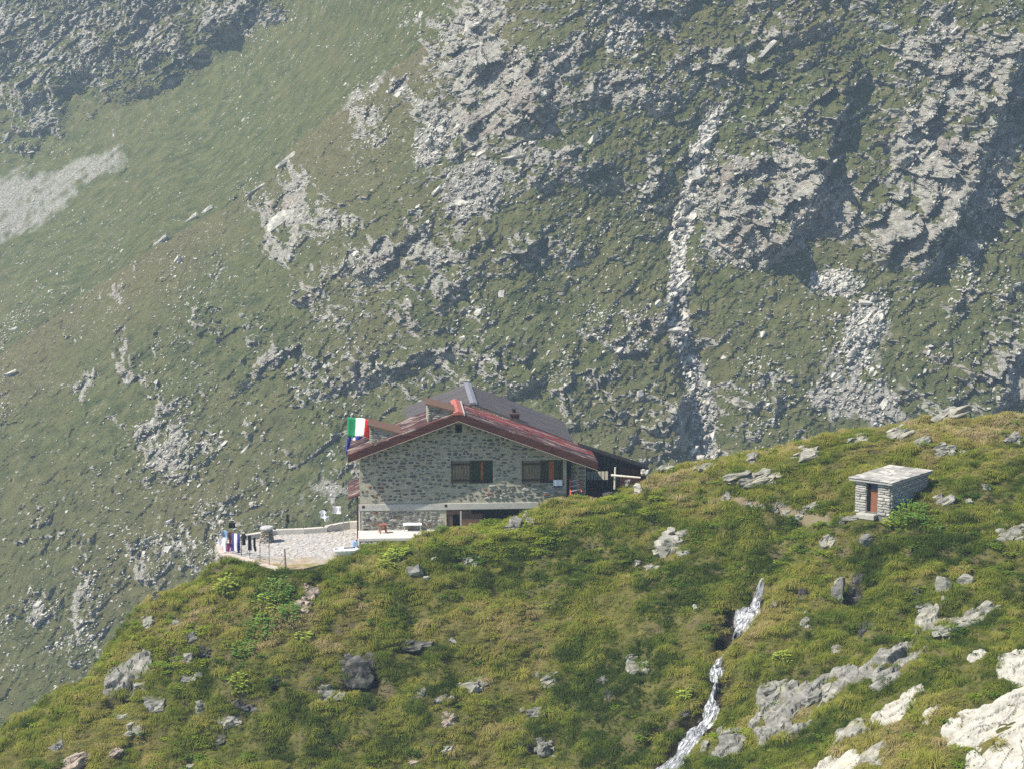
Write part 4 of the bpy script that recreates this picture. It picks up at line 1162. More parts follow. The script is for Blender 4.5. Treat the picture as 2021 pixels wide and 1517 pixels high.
G('sock', 'sock', 467, 474, 1075, 1090, ['navy'], NP, 'long navy sock under the striped towel', -0.2)
G('t_shirt', 'shirt', 475, 487, 1053, 1075, ['black'], NP, 'black shirt on the terrace line', -0.05)
G('trousers', 'trousers', 489, 497, 1055, 1085, ['black'], NP, 'long black leggings on the terrace line', -0.05)
G('sock', 'sock', 498, 507, 1060, 1088, ['black'], NP, 'long black sock last on the terrace line', -0.05)
G('cloth', 'towel', 452, 464, 1030, 1042, ['black'], [(431, NP[0][1] + 0.8), (531, NP[0][1] + 0.8)], 'dark square cloth hanging above the coloured washing', 0)
G('sock', 'sock', 563, 572, 1014, 1031, ['black'], FP_, 'single black sock on the back line', 0)
G('shirt', 'shirt', 630, 645, 1006, 1022, ['white'], FP_, 'white shirt on the back line beside a post', -0.05)
G('cloth', 'towel', 640, 645, 1004, 1012, ['black'], FP_, 'small black cloth beside the white shirt on the back line', -0.1)
G('cloth', 'towel', 640, 650, 1017, 1028, ['grey'], FP_, 'pale grey cloth below the white shirt', -0.1)
G('pillowcase', 'towel', 656, 673, 998, 1013, ['white'], FP_, 'billowing white pillowcase on the back line near the hut', -0.05)
# things carrying the lower line of the wash: a second cord
wire([near_top[0] + Vector((0, 0.8, 0.18)), near_top[0] + Vector((0.6, 0.8, 0.16)), near_top[2] + Vector((0.5, 0.8, 0.9))], 'short upper washing line at the terrace corner')

# ------------------------------------------------------------------ trough, can, stool, table
ty = at_z(682, 1083, TZ + 0.5)
tr = empty('water_trough', (ty[0], ty[1], TZ), 0.05); tag(tr, 'white oval water trough on a grey plinth beside the slab', 'trough')
def oval(w_, d_, z_, n_=20, p_=2.6): return [(w_ * math.copysign(abs(math.cos(t)) ** (2 / p_), math.cos(t)), d_ * math.copysign(abs(math.sin(t)) ** (2 / p_), math.sin(t)), z_) for t in (2 * math.pi * k / n_ for k in range(n_))]
rings = [oval(.45, .30, .24), oval(.56, .38, .36), oval(.63, .44, .46), oval(.64, .45, .52), oval(.57, .38, .52), oval(.52, .33, .40), oval(.46, .28, .36)]
m_ = MB(); n_ = 20
m_.add([p for r_ in rings for p in r_], [tuple(range(n_ - 1, -1, -1))] + [(i * n_ + k, i * n_ + (k + 1) % n_, (i + 1) * n_ + (k + 1) % n_, (i + 1) * n_ + k) for i in range(len(rings) - 1) for k in range(n_)] + [tuple(range((len(rings) - 1) * n_, len(rings) * n_))])
m_.build('basin', plain('white_enamel', (0.78, 0.78, 0.80), 0.35, 0.06, 2, 0.5), tr)
MB().box(-.36, .40, -.22, .22, -0.3, .238).build('plinth', concrete, tr, 0.01)
MB().tube((-.1, .1, .545), (.5, .12, .545), .035, .035, 8).build('tap_pipe', CM['black'], tr)
tc = at_z(701, 1074, TZ + 0.15)
cn = empty('water_can', (tc[0], tc[1], TZ)); tag(cn, 'pale blue plastic can by the hut corner', 'can')
cbm = MB().box(-.13, .13, -.09, .09, 0.0, .34).build('body', CM['sky'], cn, 0.03)
MB().tube((.07, 0, .33), (.07, 0, .41), .035, .03, 8).build('cap', CM['navy'], cn)
MB().beam((-.1, 0, .36), (-.1, 0, .43), .03, .03).beam((-.1, 0, .43), (.03, 0, .43), .03, .03).build('handle', CM['sky'], cn)
o = MB().tube((0, 0, -0.05), (.14, 0, .55), .025, .02, 7).build('red_stake', plain('red_stake', (0.4, 0.06, 0.05))); o.location = (tc[0] + 0.0, tc[1] + 0.3, TZ); tag(o, 'short red stake leaning beside the pale blue can', 'stick')
SLZ = HUT_O[2]
red_wood = plain('reddish_stool_wood', (0.27, 0.10, 0.055), 0.7, 0.3, 5)
q = at_z(756, 1051, SLZ)
st = empty('stool', q, 0.3); tag(st, 'reddish brown wooden stool on the white slab', 'stool')
MB().box(-.2, .2, -.17, .17, .43, .48).build('seat', red_wood, st, 0.01)
for sx_, sy_ in ((-1, -1), (1, -1), (1, 1), (-1, 1)): MB().beam((.13 * sx_, .11 * sy_, .429), (.18 * sx_, .15 * sy_, 0), .045, .045).build('leg', red_wood, st)
MB().box(-.15, .15, -.02, .02, .18, .22).build('stretcher', red_wood, st)
q = at_z(814, 1046, SLZ)
tb = empty('table', (q[0], q[1], SLZ), HUT_YAW); tag(tb, 'white table standing on the slab against the gable wall', 'table')
MB().box(-.5, .5, -.28, .28, .33, .38).build('tabletop', CM['white'], tb, 0.01)
for sx_ in (-1, 1):
    for sy_ in (-1, 1): MB().box(.43 * sx_ - .02, .43 * sx_ + .02, .2 * sy_ - .02, .2 * sy_ + .02, 0, .329).build('leg', plain('table_leg', (.5, .5, .52)) if sx_ == sy_ == -1 else bpy.data.materials['table_leg'], tb)
# ladder, window cloth, rail
lx0, lz0 = L(1126, 973, -0.5); lx1, lz1 = L(1125, 944, 0.1); rx0, rz0 = L(1148, 967, -0.5); rx1, rz1 = L(1142, 941, 0.1)
ld = empty('ladder', hw(lx0, -0.5, lz0), HUT_YAW); tag(ld, 'short red ladder with grey rungs leaning on the hut wing', 'ladder')
rail_m = plain('ladder_red', (0.50, 0.06, 0.035), 0.6, 0.3)
a0, a1 = Vector((0, 0, -0.1)), Vector((lx1 - lx0, 0.7, lz1 - lz0)); b0, b1 = Vector((rx0 - lx0, 0, rz0 - lz0 - 0.1)), Vector((rx1 - lx0, 0.7, rz1 - lz0))
MB().beam(a0, a1, .08, .06).build('rail', rail_m, ld); MB().beam(b0, b1, .06, .06).build('rail', rail_m, ld)
for t_ in (0.22, 0.52, 0.82): MB().beam(a0.lerp(a1, t_), b0.lerp(b1, t_), .035, .035).build('rung', plain('rung_grey', (.5, .5, .5)) if t_ == 0.22 else bpy.data.materials['rung_grey'], ld)
cx0, cz1 = L(1092, 946, -0.1); cx1, cz0 = L(1110, 960, -0.1)
def wc(u, v_): return (cx0 + (cx1 - cx0) * u, -0.1 + 0.03 * math.sin(12 * u), cz1 - (cz1 - cz0) * v_)
wcl = cloth_sheet('window_cloth', wc, 8, 6, [CM['white'], CM['navy']], None, lambda u, v_: 1 if v_ > 0.84 else 0)
wcl.location = HUT_O; wcl.rotation_euler = (0, 0, HUT_YAW); tag(wcl, 'white cloth with a blue hem hanging from the hut window sill', 'laundry')
pale_log = plain('pale_peeled_log', (0.58, 0.50, 0.38), 0.8, 0.15, 3, stretch=(.5, 3, 3))
q = at(1213, 957, 120.6)
o = MB().tube((0, 0, -0.2), (0.03, 0, 0.98), .055, .05, 9).build('rail_post', pale_log); o.location = q; tag(o, 'upright pale log post beside the dark annex', 'post')
a = at(1206, 937, 120.45); c_ = at(1264, 942, 120.5)
o = MB().tube((0, 0, 0), Vector(c_ - a), .06, .05, 9).build('rail_log', plain('white_log', (0.68, 0.62, 0.52), 0.8, 0.15, 3)); o.location = a; tag(o, 'horizontal white log rail fixed to the log post', 'rail')

# ------------------------------------------------------------------ small stone shed
SA = math.radians(-35); SB = at(1757, 1017, 107.0); SW, SD, SHh = 1.86, 4.1, 1.49
so = SB - np.array([math.cos(SA), math.sin(SA), 0]) * SW
shed = empty('stone_shed', so, SA); tag(shed, 'small dry stone shed with flat slab roof and rusty door', 'shed')
DX0, DX1 = 0.62, 1.18
m_ = MB(); m_.box(0, DX0, 0, .3, -.6, SHh).box(DX1, SW, 0, .3, -.6, SHh).box(DX0, DX1, 0.002, .3, -.6, .06).box(0, .3, .301, SD, -.6, SHh).box(SW - .3, SW, .301, SD, -.6, SHh).box(.3, SW - .3, SD - .3, SD, -.6, SHh)
shed_core = plain('shed_joints', (0.16, 0.155, 0.14), 0.95, 0.3); m_.build('wall', shed_core, shed)
shed_st = [rock_mat('shed_stone_pale', (0.30, 0.29, 0.26), (0.44, 0.43, 0.39), (0.56, 0.54, 0.50), 3, (0.4, 0.35, 0.25), .2), rock_mat('shed_stone_grey', (0.20, 0.195, 0.18), (0.33, 0.32, 0.295), (0.44, 0.43, 0.40), 3, (0.3, 0.25, 0.18), .2)]
blk = []
for k in range(6):
    mm_ = wall_stone(900 + k, 0.35).mesh('stone'); mm_.materials.append(shed_st[k % 2]); blk.append(mm_)
def face_stones(x0, x1, z0, z1, fn):
    z_ = z0
    while z_ < z1 - 0.03:
        h_ = random.uniform(0.09, 0.17); h_ = min(h_, z1 - z_); x_ = x0
        while x_ < x1 - 0.05:
            w_ = random.uniform(0.28, 0.66); w_ = x1 - x_ if x1 - x_ - w_ < 0.16 else w_
            o = link('stone', random.choice(blk), None, shed); fn(o, x_ + w_ / 2, z_ + h_ / 2); o.scale = (w_ * 0.98, random.uniform(.04, .075), h_ * 0.94)
            x_ += w_
        z_ += h_
def ff(o, x_, z_): o.location = (x_, 0, z_)
def fr_(o, x_, z_): o.location = (SW, x_, z_); o.rotation_euler = (0, 0, math.pi / 2)
face_stones(0.0, DX0, -0.02, SHh, ff); face_stones(DX1, SW, -0.05, SHh, ff); face_stones(0.0, SD, -0.05, SHh, fr_)
dr = MB().box(DX0 + .12, DX1 - 0.005, .12, .16, .062, 1.15).build('door', plain('rust_door', (0.20, 0.085, 0.05), 0.8, 0.2, 4), shed)
MB().box(DX0 + 0.005, DX0 + .115, .05, .2, .062, SHh - 0.01).build('door_frame', dark_wood, dr)
MB().box(DX0 + .12, DX1 - 0.005, .14, .16, 1.155, SHh - 0.01).build('dark_transom', plain('transom_blue', (0.03, 0.045, 0.09), 0.4), dr)
tilt = 0.02
rf = MB().prism([(-.22, SHh + .012), (SW + .16, SHh + .006), (SW + .16, SHh + .10), (-.22, SHh + .11)], -.26, SD + .15).build('roof', plain('roof_slab_edge', (0.34, 0.33, 0.315), 0.9, .15), shed)
slate = [plain('roof_slate_pale', (0.47, 0.45, 0.405), .9, .2, 3), plain('roof_slate_grey', (0.36, 0.345, 0.31), .9, .2, 3), plain('roof_slate_dark', (0.27, 0.26, 0.235), .9, .2, 3)]
yy = -.30
while yy < SD + .1:
    d_ = random.uniform(.3, .5); xx = -.26 - random.uniform(0, .05)
    while xx < SW + .15:
        w_ = random.uniform(.3, .6); w_ = SW + .2 - xx if SW + .2 - xx - w_ < .2 else w_
        z0 = SHh + .113 + random.uniform(0, .03)
        MB().prism([(xx, z0), (xx + w_ - .02, z0), (xx + w_ - .02, z0 + .03), (xx, z0 + .035)], yy, min(yy + d_ - .015, SD + .2)).build('slate', random.choice(slate), rf)
        xx += w_
    yy += d_
MB().box(.25, 1.2, -.40, -.03, -.25, .0).build('doorstep', slate[1], shed, .02)
rf.rotation_euler = (-0.03, 0, 0)
# ------------------------------------------------------------------ rocks of the near hillside
near_rock = {'pale': rock_mat('pale_lichen_rock', (0.13, 0.125, 0.105), (0.25, 0.242, 0.205), (0.38, 0.365, 0.315), 1.4, (0.40, 0.33, 0.16), 0.35),
             'grey': rock_mat('grey_lichen_rock', (0.09, 0.088, 0.08), (0.19, 0.185, 0.165), (0.32, 0.31, 0.275), 1.6, (0.33, 0.34, 0.20), 0.35),
             'dark': rock_mat('dark_wet_or_shaded_rock', (0.025, 0.025, 0.023), (0.065, 0.063, 0.058), (0.15, 0.145, 0.13), 1.6, (0.2, 0.2, 0.12), 0.3),  # wet stones; also puts shade into the colour of hollows and overhangs
             'pink': rock_mat('pinkish_rock', (0.16, 0.13, 0.105), (0.28, 0.23, 0.185), (0.39, 0.33, 0.27), 1.6, (0.4, 0.3, 0.2), 0.3),
             'white': rock_mat('white_rock', (0.27, 0.26, 0.225), (0.40, 0.385, 0.335), (0.49, 0.47, 0.41), 1.0, (0.34, 0.28, 0.17), 0.45)}
EXC = []                                           # places where no turf grows: x, y, radius

def rough_rock(seed, dims, lumps=16, power=0.7, cuts=2, amp=0.05):
    """an angular rock with fine relief"""
    r = np.random.default_rng(seed)
    p = r.normal(size=(lumps, 3)); p /= np.linalg.norm(p, axis=1)[:, None]; p *= (0.72 + 0.28 * r.random((lumps, 1)))
    p = np.sign(p) * np.abs(p) ** power * np.array(dims) * 0.5
    bm = bmesh.new()
    for q in p: bm.verts.new(q)
    res = bmesh.ops.convex_hull(bm, input=bm.verts)
    for g in [e for e in res['geom_interior'] if isinstance(e, bmesh.types.BMVert)]: bm.verts.remove(g)
    if cuts:
        bmesh.ops.subdivide_edges(bm, edges=bm.edges[:], cuts=cuts, use_grid_fill=True)
        co = np.array([v_.co[:] for v_ in bm.verts]); s_ = 3.2 / max(min(dims), 0.15)
        a_, _ = facets(co[:, 0] * s_ * 0.5 + seed, co[:, 2] * s_ + co[:, 1] * s_ * .6, seed, 0.8)
        for v_, d_ in zip(bm.verts, a_): v_.co += v_.co.normalized() * float(d_) * amp * 2
    V = [tuple(v_.co) for v_ in bm.verts]; bm.verts.index_update(); F = [tuple(q.index for q in f.verts) for f in bm.faces]
    bm.free()
    return np.array(V), F

def rot_xyz(a, b_, c_): return np.array(Matrix.Rotation(c_, 3, 'Z') @ Matrix.Rotation(b_, 3, 'Y') @ Matrix.Rotation(a, 3, 'X'))

def rock(px0, py0, px1, py1, kind, tone, label, group=None, name=None, n=None, depth=1.0, sink=0.3):
    """kind r: one boulder; c: an outcrop of several wedged blocks; f: flat slab"""
    seed = int(px0 * 7 + py0 * 13)
    r = np.random.default_rng(seed)
    cx, cy = (px0 + px1) / 2, (py0 + py1) / 2
    base = hit(cx, py1 - 0.25 * (py1 - py0))
    k = FPX / (base[1] * CP - base[2] * SP)
    W = (px1 - px0) / k; Hh = (py1 - py0) / k
    m_ = MB()
    if kind == 'r':
        V, F = rough_rock(seed, (W * 1.05, W * 0.85 * depth, Hh * 1.25), 18, 0.62)
        V = V @ rot_xyz(r.uniform(-.2, .2), r.uniform(-.25, .25), r.uniform(-.5, .5)).T
        V[:, 2] += Hh * 0.22
        m_.add(V, F)
    else:
        nn = n or int(np.clip(W * Hh * 14, 8, 20))
        dip = r.uniform(-.55, -.15); lean = r.uniform(-.35, .1)
        for i in range(nn):
            u, v_ = r.uniform(-.5, .5), r.uniform(-.5, .5)
            p = hit(cx + u * (px1 - px0) * 0.82, cy + v_ * (py1 - py0) * 0.82)
            bw = W * r.uniform(.22, .55) * (1.3 if kind == 'f' else 1); bh = Hh * r.uniform(.25, .55)
            if i < 2: bw = W * r.uniform(.6, .85); bh = Hh * r.uniform(.55, .85); p = hit(cx + u * (px1 - px0) * 0.3, cy + v_ * (py1 - py0) * 0.3 + 0.1 * (py1 - py0))
            if kind == 'f': dims = (bw * 1.3, bw * 0.9, min(bh, 0.35) + .1)
            else: dims = (bw, bw * 0.8, max(bh, 0.15))
            V, F = rough_rock(seed + i, dims, 16, 0.6, 2 if i < 2 else 1, 0.045 if i < 2 else 0.03)
            V = V @ rot_xyz(lean + r.uniform(-.12, .12), dip + r.uniform(-.12, .12), r.uniform(-.25, .25)).T
            V += (p - base) + np.array([0, 0, dims[2] * (0.10 if kind == 'c' else 0.03)])
            m_.add(V, F)
    o = m_.build(name or ('boulder' if kind == 'r' else 'rock_outcrop' if kind == 'c' else 'rock_slab'), near_rock[tone])
    o.location = base
    EXC.append((base[0], base[1], max(0.10, W * (0.24 if kind == 'r' else 0.26))))
    return tag(o, label, 'rock', group)

R = rock
# along the crest, from the hut to the right edge
R(1365, 908, 1410, 932, 'c', 'pale', 'cluster of white rocks on the crest right of the dark annex')
R(1464, 890, 1498, 921, 'c', 'grey', 'upright fin of grey rock on the crest')
R(1441, 932, 1526, 956, 'f', 'pale', 'long pale slab below the grey fin on the crest')
R(1563, 883, 1620, 911, 'c', 'pale', 'pale outcrop just under the crest midway to the shed')
R(1677, 854, 1712, 876, 'f', 'pale', 'smooth pale slab breaking the skyline above the shed')
R(1750, 845, 1797, 865, 'f', 'pale', 'flat pale rock on the crest above the shed roof')
R(1841, 806, 1908, 830, 'f', 'pale', 'long pale slab lying at the very top of the hill')
R(1845, 874, 1884, 899, 'f', 'pale', 'pale flat rock in dry grass above the right end of the shed roof')
R(1890, 888, 1910, 900, 'r', 'pale', 'small pale rock beside the flat rock above the shed')
R(1982, 850, 2024, 884, 'c', 'grey', 'grey outcrop at the right edge near the hilltop')
R(1800, 862, 1835, 880, 'f', 'pale', 'flat pale rock in the grass behind the shed roof')
R(1250, 952, 1271, 975, 'r', 'white', 'bright white rock below the log rail')
R(1262, 925, 1282, 936, 'r', 'white', 'small white stone at the end of the annex roof')
R(1300, 918, 1330, 930, 'f', 'pale', 'flat stone on the crest between annex and white rocks')
R(1230, 945, 1246, 958, 'r', 'grey', 'small grey stone just below the log rail post')
# hillside below the hut
R(1000, 1005, 1050, 1056, 'c', 'grey', 'grey outcrop in the grass below the right hut window')
R(1185, 970, 1215, 985, 'r', 'dark', 'dark rounded stone in the grass below the annex')
R(906, 1093, 947, 1119, 'c', 'grey', 'grey outcrop under a dark tussock below the porch')
R(798, 1113, 835, 1139, 'r', 'grey', 'rounded lichen grey boulder below the white table')
R(848, 1099, 862, 1108, 'r', 'white', 'small white stone beside the rounded lichen boulder')
R(836, 1136, 846, 1144, 'r', 'white', 'tiny white stone under the rounded lichen boulder')
R(589, 1152, 636, 1188, 'c', 'pink', 'pinkish rock step below the terrace')
R(580, 1186, 612, 1212, 'f', 'pink', 'bare pinkish rubble under the rock step')
R(1420, 970, 1446, 991, 'c', 'pale', 'pale rock at the upper end of the stony path')
for k, (a, b_, c_, d_) in enumerate(((1466, 990, 1490, 1001), (1492, 996, 1512, 1005), (1516, 1000, 1540, 1012), (1542, 1006, 1562, 1016), (1566, 1010, 1588, 1022), (1534, 992, 1552, 1000), (1578, 998, 1594, 1006))):
    R(a, b_, c_, d_, 'f', 'pale', 'flat pale stone in the stony path leading to the shed', 'stones of the path to the shed', 'path_stone', n=3)
R(1586, 990, 1628, 1006, 'f', 'pale', 'wide pale stone at the shed end of the path')
R(1652, 1012, 1692, 1033, 'f', 'grey', 'layered grey stones at the foot of the shed')
R(1834, 978, 1893, 996, 'c', 'grey', 'row of grey stones uphill of the shed corner')
R(1936, 954, 1956, 968, 'r', 'pale', 'pale stone right of the shed')
R(1903, 985, 1922, 994, 'r', 'pale', 'small pale stone beyond the row of grey stones')
R(1694, 1056, 1724, 1080, 'r', 'grey', 'single grey boulder in the grass below the shed')
R(1608, 1046, 1648, 1083, 'c', 'pale', 'pointed pale rock left of the grey boulder below the shed')
R(1288, 1047, 1362, 1100, 'c', 'pale', 'pale rock cluster with a stick across it mid slope')
R(1252, 1104, 1266, 1116, 'r', 'white', 'small white stone left below the rock cluster with the stick')
R(1272, 1112, 1300, 1122, 'f', 'pale', 'small flat pale rock under the cluster with the stick')
R(1366, 1190, 1378, 1203, 'r', 'white', 'lone bright white stone on the green slope left of the waterfall')
R(1969, 1030, 2024, 1075, 'c', 'pale', 'pale broken rocks at the right edge below the shed')
R(1960, 1005, 1985, 1018, 'r', 'pale', 'small pale rock above the broken rocks at the right edge')
# right of the stream
R(1641, 1136, 1668, 1194, 'r', 'grey', 'tall grey rock beside the dark hollow')
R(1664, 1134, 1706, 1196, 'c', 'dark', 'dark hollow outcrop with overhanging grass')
R(1572, 1160, 1596, 1182, 'r', 'dark', 'dark stone near the top of the waterfall')
R(1518, 1182, 1545, 1196, 'f', 'grey', 'grey rock just right of the upper waterfall')
R(1575, 1210, 1604, 1246, 'c', 'pale', 'pale crumbling rock in dry grass right of the waterfall')
R(1840, 1140, 1884, 1171, 'r', 'pale', 'large rounded pale boulder on the right slope')
R(1884, 1132, 1928, 1160, 'r', 'pale', 'pale boulder leaning behind the large rounded one')
R(1797, 1160, 1820, 1178, 'c', 'dark', 'small dark broken rock left of the pale boulders')
R(1806, 1184, 1852, 1208, 'c', 'grey', 'grey stepped rock below the pale boulders')
R(1908, 1214, 1946, 1229, 'f', 'pale', 'flat pale stone on the right slope')
R(1942, 1194, 1973, 1210, 'f', 'pale', 'flat pale stone above another near the right edge')
R(1843, 1237, 1889, 1253, 'f', 'grey', 'low grey ledge in the grass of the right slope')
R(1690, 1222, 1732, 1262, 'c', 'dark', 'dark crack of rock in the green slope')
R(1618, 1346, 1646, 1366, 'r', 'pale', 'square pale block on the rock band')
R(1640, 1274, 1664, 1290, 'r', 'pale', 'pale stone in green grass above the rock band')
for k, (a, b_, c_, d_, t_, lb) in enumerate(((1572, 1362, 1640, 1392, 'grey', 'loose grey blocks under the square pale block'), (1500, 1350, 1550, 1385, 'grey', 'rough blocks at the left top of the rock band'),
        (1500, 1395, 1548, 1432, 'pale', 'pale topped blocks in the middle of the rock band'), (1405, 1440, 1462, 1482, 'grey', 'grey rocks on the right bank of the lower stream'))):
    R(a, b_, c_, d_, 'c', t_, lb)
R(1380, 1462, 1402, 1482, 'r', 'pale', 'pale stone at the lower stream bank')
R(1340, 1400, 1362, 1416, 'c', 'dark', 'dark wet rock on the left stream bank')
# lower middle
R(1237, 1292, 1284, 1333, 'c', 'pale', 'pale lichen rocks left of the middle waterfall')
R(1166, 1334, 1207, 1354, 'c', 'grey', 'grey rock knob left of the lower stream')
R(1186, 1354, 1212, 1382, 'c', 'dark', 'dark rock under the grey knob')
R(1055, 1328, 1102, 1354, 'c', 'grey', 'speckled grey rock low on the slope')
R(1028, 1393, 1078, 1420, 'c', 'grey', 'slanting speckled rock below the speckled grey one')
R(1005, 1462, 1046, 1480, 'c', 'dark', 'dark undercut ledge near the bottom edge')
R(1058, 1456, 1102, 1496, 'c', 'grey', 'rounded grey rock at the end of the dark ledge')
R(897, 1340, 957, 1372, 'c', 'pale', 'pale rock with grass on top low on the slope')
R(814, 1354, 846, 1378, 'c', 'pale', 'left pale rock of the pair low on the slope')
R(856, 1370, 890, 1384, 'f', 'grey', 'flat grey rock between two pale rocks low on the slope')
R(868, 1406, 899, 1440, 'c', 'pink', 'bare pinkish stones below the flat grey rock')
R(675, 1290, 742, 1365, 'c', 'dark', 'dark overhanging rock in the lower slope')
R(692, 1318, 730, 1345, 'c', 'grey', 'grey front of the dark overhanging rock')
R(620, 1352, 680, 1387, 'c', 'grey', 'weathered grey rocks left of the dark overhang')
R(790, 1262, 860, 1284, 'c', 'dark', 'dark bank of earth and rock under a long tussock')
R(884, 1258, 904, 1272, 'r', 'pale', 'small pale stone at the end of the dark bank')
R(534, 1334, 556, 1356, 'c', 'dark', 'small dark rock in the lower left slope')
R(805, 1498, 830, 1510, 'r', 'pink', 'small pinkish stone near the bottom edge')
R(870, 1472, 896, 1484, 'f', 'pale', 'small flat pale rock near the bottom edge')
# left shoulder
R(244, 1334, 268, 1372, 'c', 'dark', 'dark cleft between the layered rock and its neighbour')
R(264, 1340, 292, 1362, 'f', 'pale', 'pale ledge right of the dark cleft')
R(357, 1286, 387, 1318, 'c', 'pale', 'pale jagged rock high on the left slope')
R(330, 1285, 360, 1312, 'c', 'dark', 'rock coloured dark for shadow left of the pale jagged one')
R(385, 1276, 420, 1296, 'c', 'dark', 'dark rocky cleft right of the pale jagged rock')
R(366, 1238, 394, 1272, 'c', 'grey', 'narrow grey rock above the pale jagged one')
R(355, 1324, 398, 1347, 'c', 'grey', 'grey rock with a dark right side on the left slope')
R(382, 1374, 412, 1410, 'c', 'grey', 'grey rock low in the left slope')
R(358, 1380, 374, 1400, 'c', 'dark', 'small dark rock beside the low grey one')
R(454, 1378, 511, 1410, 'c', 'dark', 'dark ledge with a pale lip in the lower left')
R(432, 1412, 470, 1432, 'f', 'pale', 'flat pale rock under the dark ledge')
R(410, 1448, 452, 1468, 'c', 'dark', 'dark low rock near the bottom left')
R(275, 1214, 312, 1240, 'c', 'pale', 'pale rocks near the top of the left shoulder')
R(340, 1220, 358, 1240, 'c', 'pale', 'small white rock beside the pale shoulder rocks')
R(295, 1170, 320, 1184, 'c', 'dark', 'dark rock standing for a shaded hole under a tussock at the shoulder top')
R(226, 1406, 250, 1418, 'f', 'pale', 'small pale slab in yellow grass at lower left')
R(248, 1428, 282, 1452, 'f', 'pale', 'slanting pale slab in yellow grass at lower left')
R(286, 1368, 326, 1404, 'f', 'grey', 'slanting grey slab in the bright green strip')
R(102, 1456, 126, 1484, 'f', 'grey', 'grey slab in grass near the left edge')
R(122, 1488, 182, 1520, 'f', 'pink', 'brownish flat rock at the bottom left')
R(215, 1476, 244, 1497, 'f', 'pink', 'small brownish rock above the bottom edge at left')
R(368, 1506, 388, 1520, 'r', 'pale', 'round pale stone cut by the bottom edge')

def slab(poly_px, tone, label, hgt=0.15, rough=1.0, name='bedrock_slab'):
    """a smooth bedrock slab with cracks showing through the turf"""
    poly = [tuple(hit(px, py)[:2]) for px, py in poly_px]
    a_ = np.array(poly); x0, y0 = a_.min(0) - .4; x1, y1 = a_.max(0) + .4
    xs_ = np.arange(x0, x1, 0.07); ys_ = np.arange(y0, y1, 0.07)
    X, Y = np.meshgrid(xs_, ys_)
    sd = poly_sd(X, Y, poly) + 0.55 * (fbm(X * 1.3, Y * 1.3, 7, 3) - 0.5) * 2 * 0.6
    f_, e_ = facets(X * 0.55 + 0.3 * Y, Y * 0.8 - 0.35 * X, 17, 0.6)
    g_, e2_ = facets(X * 1.6 + 0.8 * Y, Y * 2.6 - X, 27, 0.8)
    cxy = a_.mean(0)
    raw_z = gz_at(X, Y); base_z = raw_z.copy()
    for _ in range(6):                              # ice-worn: smoother than the turf around it
        p_ = np.pad(base_z, 3, mode='edge'); base_z = sum(p_[i:i + base_z.shape[0], j:j + base_z.shape[1]] for i in (0, 3, 6) for j in (0, 3, 6)) / 9
    base_z = 0.5 * base_z + 0.5 * np.maximum(base_z, raw_z)
    fb, eb = facets((X * 0.8 + Y * 0.6) * 0.34, (Y * 0.8 - X * 0.6) * 1.25, 37, 0.5)
    z_ = base_z - 0.35 + (hgt + 0.35) * sstep(-0.20, 0.03, sd) + rough * (0.10 * f_ + 0.16 * fb + 0.05 * g_) - 0.14 * sstep(0.06, 0.0, eb) - 0.03 * sstep(0.08, 0, e2_)
    keep = sd > -0.32
    q, used = grid_quads(len(xs_), len(ys_), keep)
    P = np.stack([X, Y, z_], -1).reshape(-1, 3)[used]
    org = np.array([cxy[0], cxy[1], float(gz_at(cxy[0], cxy[1]))])
    o = link(name, np_mesh(name, P - org, q), near_rock[tone], None, org)
    tag(o, label, 'rock')
    SLABS.append((poly, 0.06 if rough <= 1 else 0.35))
    return o
SLABS = []
slab([(1850, 1450), (1905, 1412), (1950, 1395), (2010, 1372), (2060, 1365), (2060, 1570), (1890, 1570), (1905, 1500), (1935, 1484), (1890, 1472)], 'white', 'largest smooth white bedrock slab at the lower right')
slab([(1975, 1300), (2010, 1285), (2060, 1275), (2060, 1352), (2010, 1352), (1980, 1345)], 'white', 'white bedrock slab at the right edge above the largest')
slab([(1720, 1425), (1755, 1395), (1790, 1382), (1800, 1392), (1775, 1425), (1745, 1432)], 'white', 'narrow white slab left of the largest')
slab([(1918, 1300), (1935, 1287), (1957, 1290), (1945, 1306)], 'white', 'small white slab high on the lower right spur')
slab([(1600, 1530), (1630, 1500), (1690, 1485), (1695, 1500), (1670, 1540)], 'white', 'white slab at the bottom edge right of the stream')
slab([(1645, 1480), (1655, 1445), (1690, 1425), (1705, 1435), (1680, 1460)], 'pale', 'pale rock snout left end of the bright spur')
slab([(1818, 1410), (1835, 1396), (1852, 1400), (1838, 1418)], 'white', 'little white slab between grass tufts on the bright spur')
slab([(1775, 1380), (1800, 1362), (1822, 1360), (1800, 1380)], 'white', 'white slab at the upper edge of the bright spur')
slab([(1700, 1500), (1740, 1470), (1760, 1470), (1735, 1505)], 'pale', 'pale slanting slab low on the bright spur')

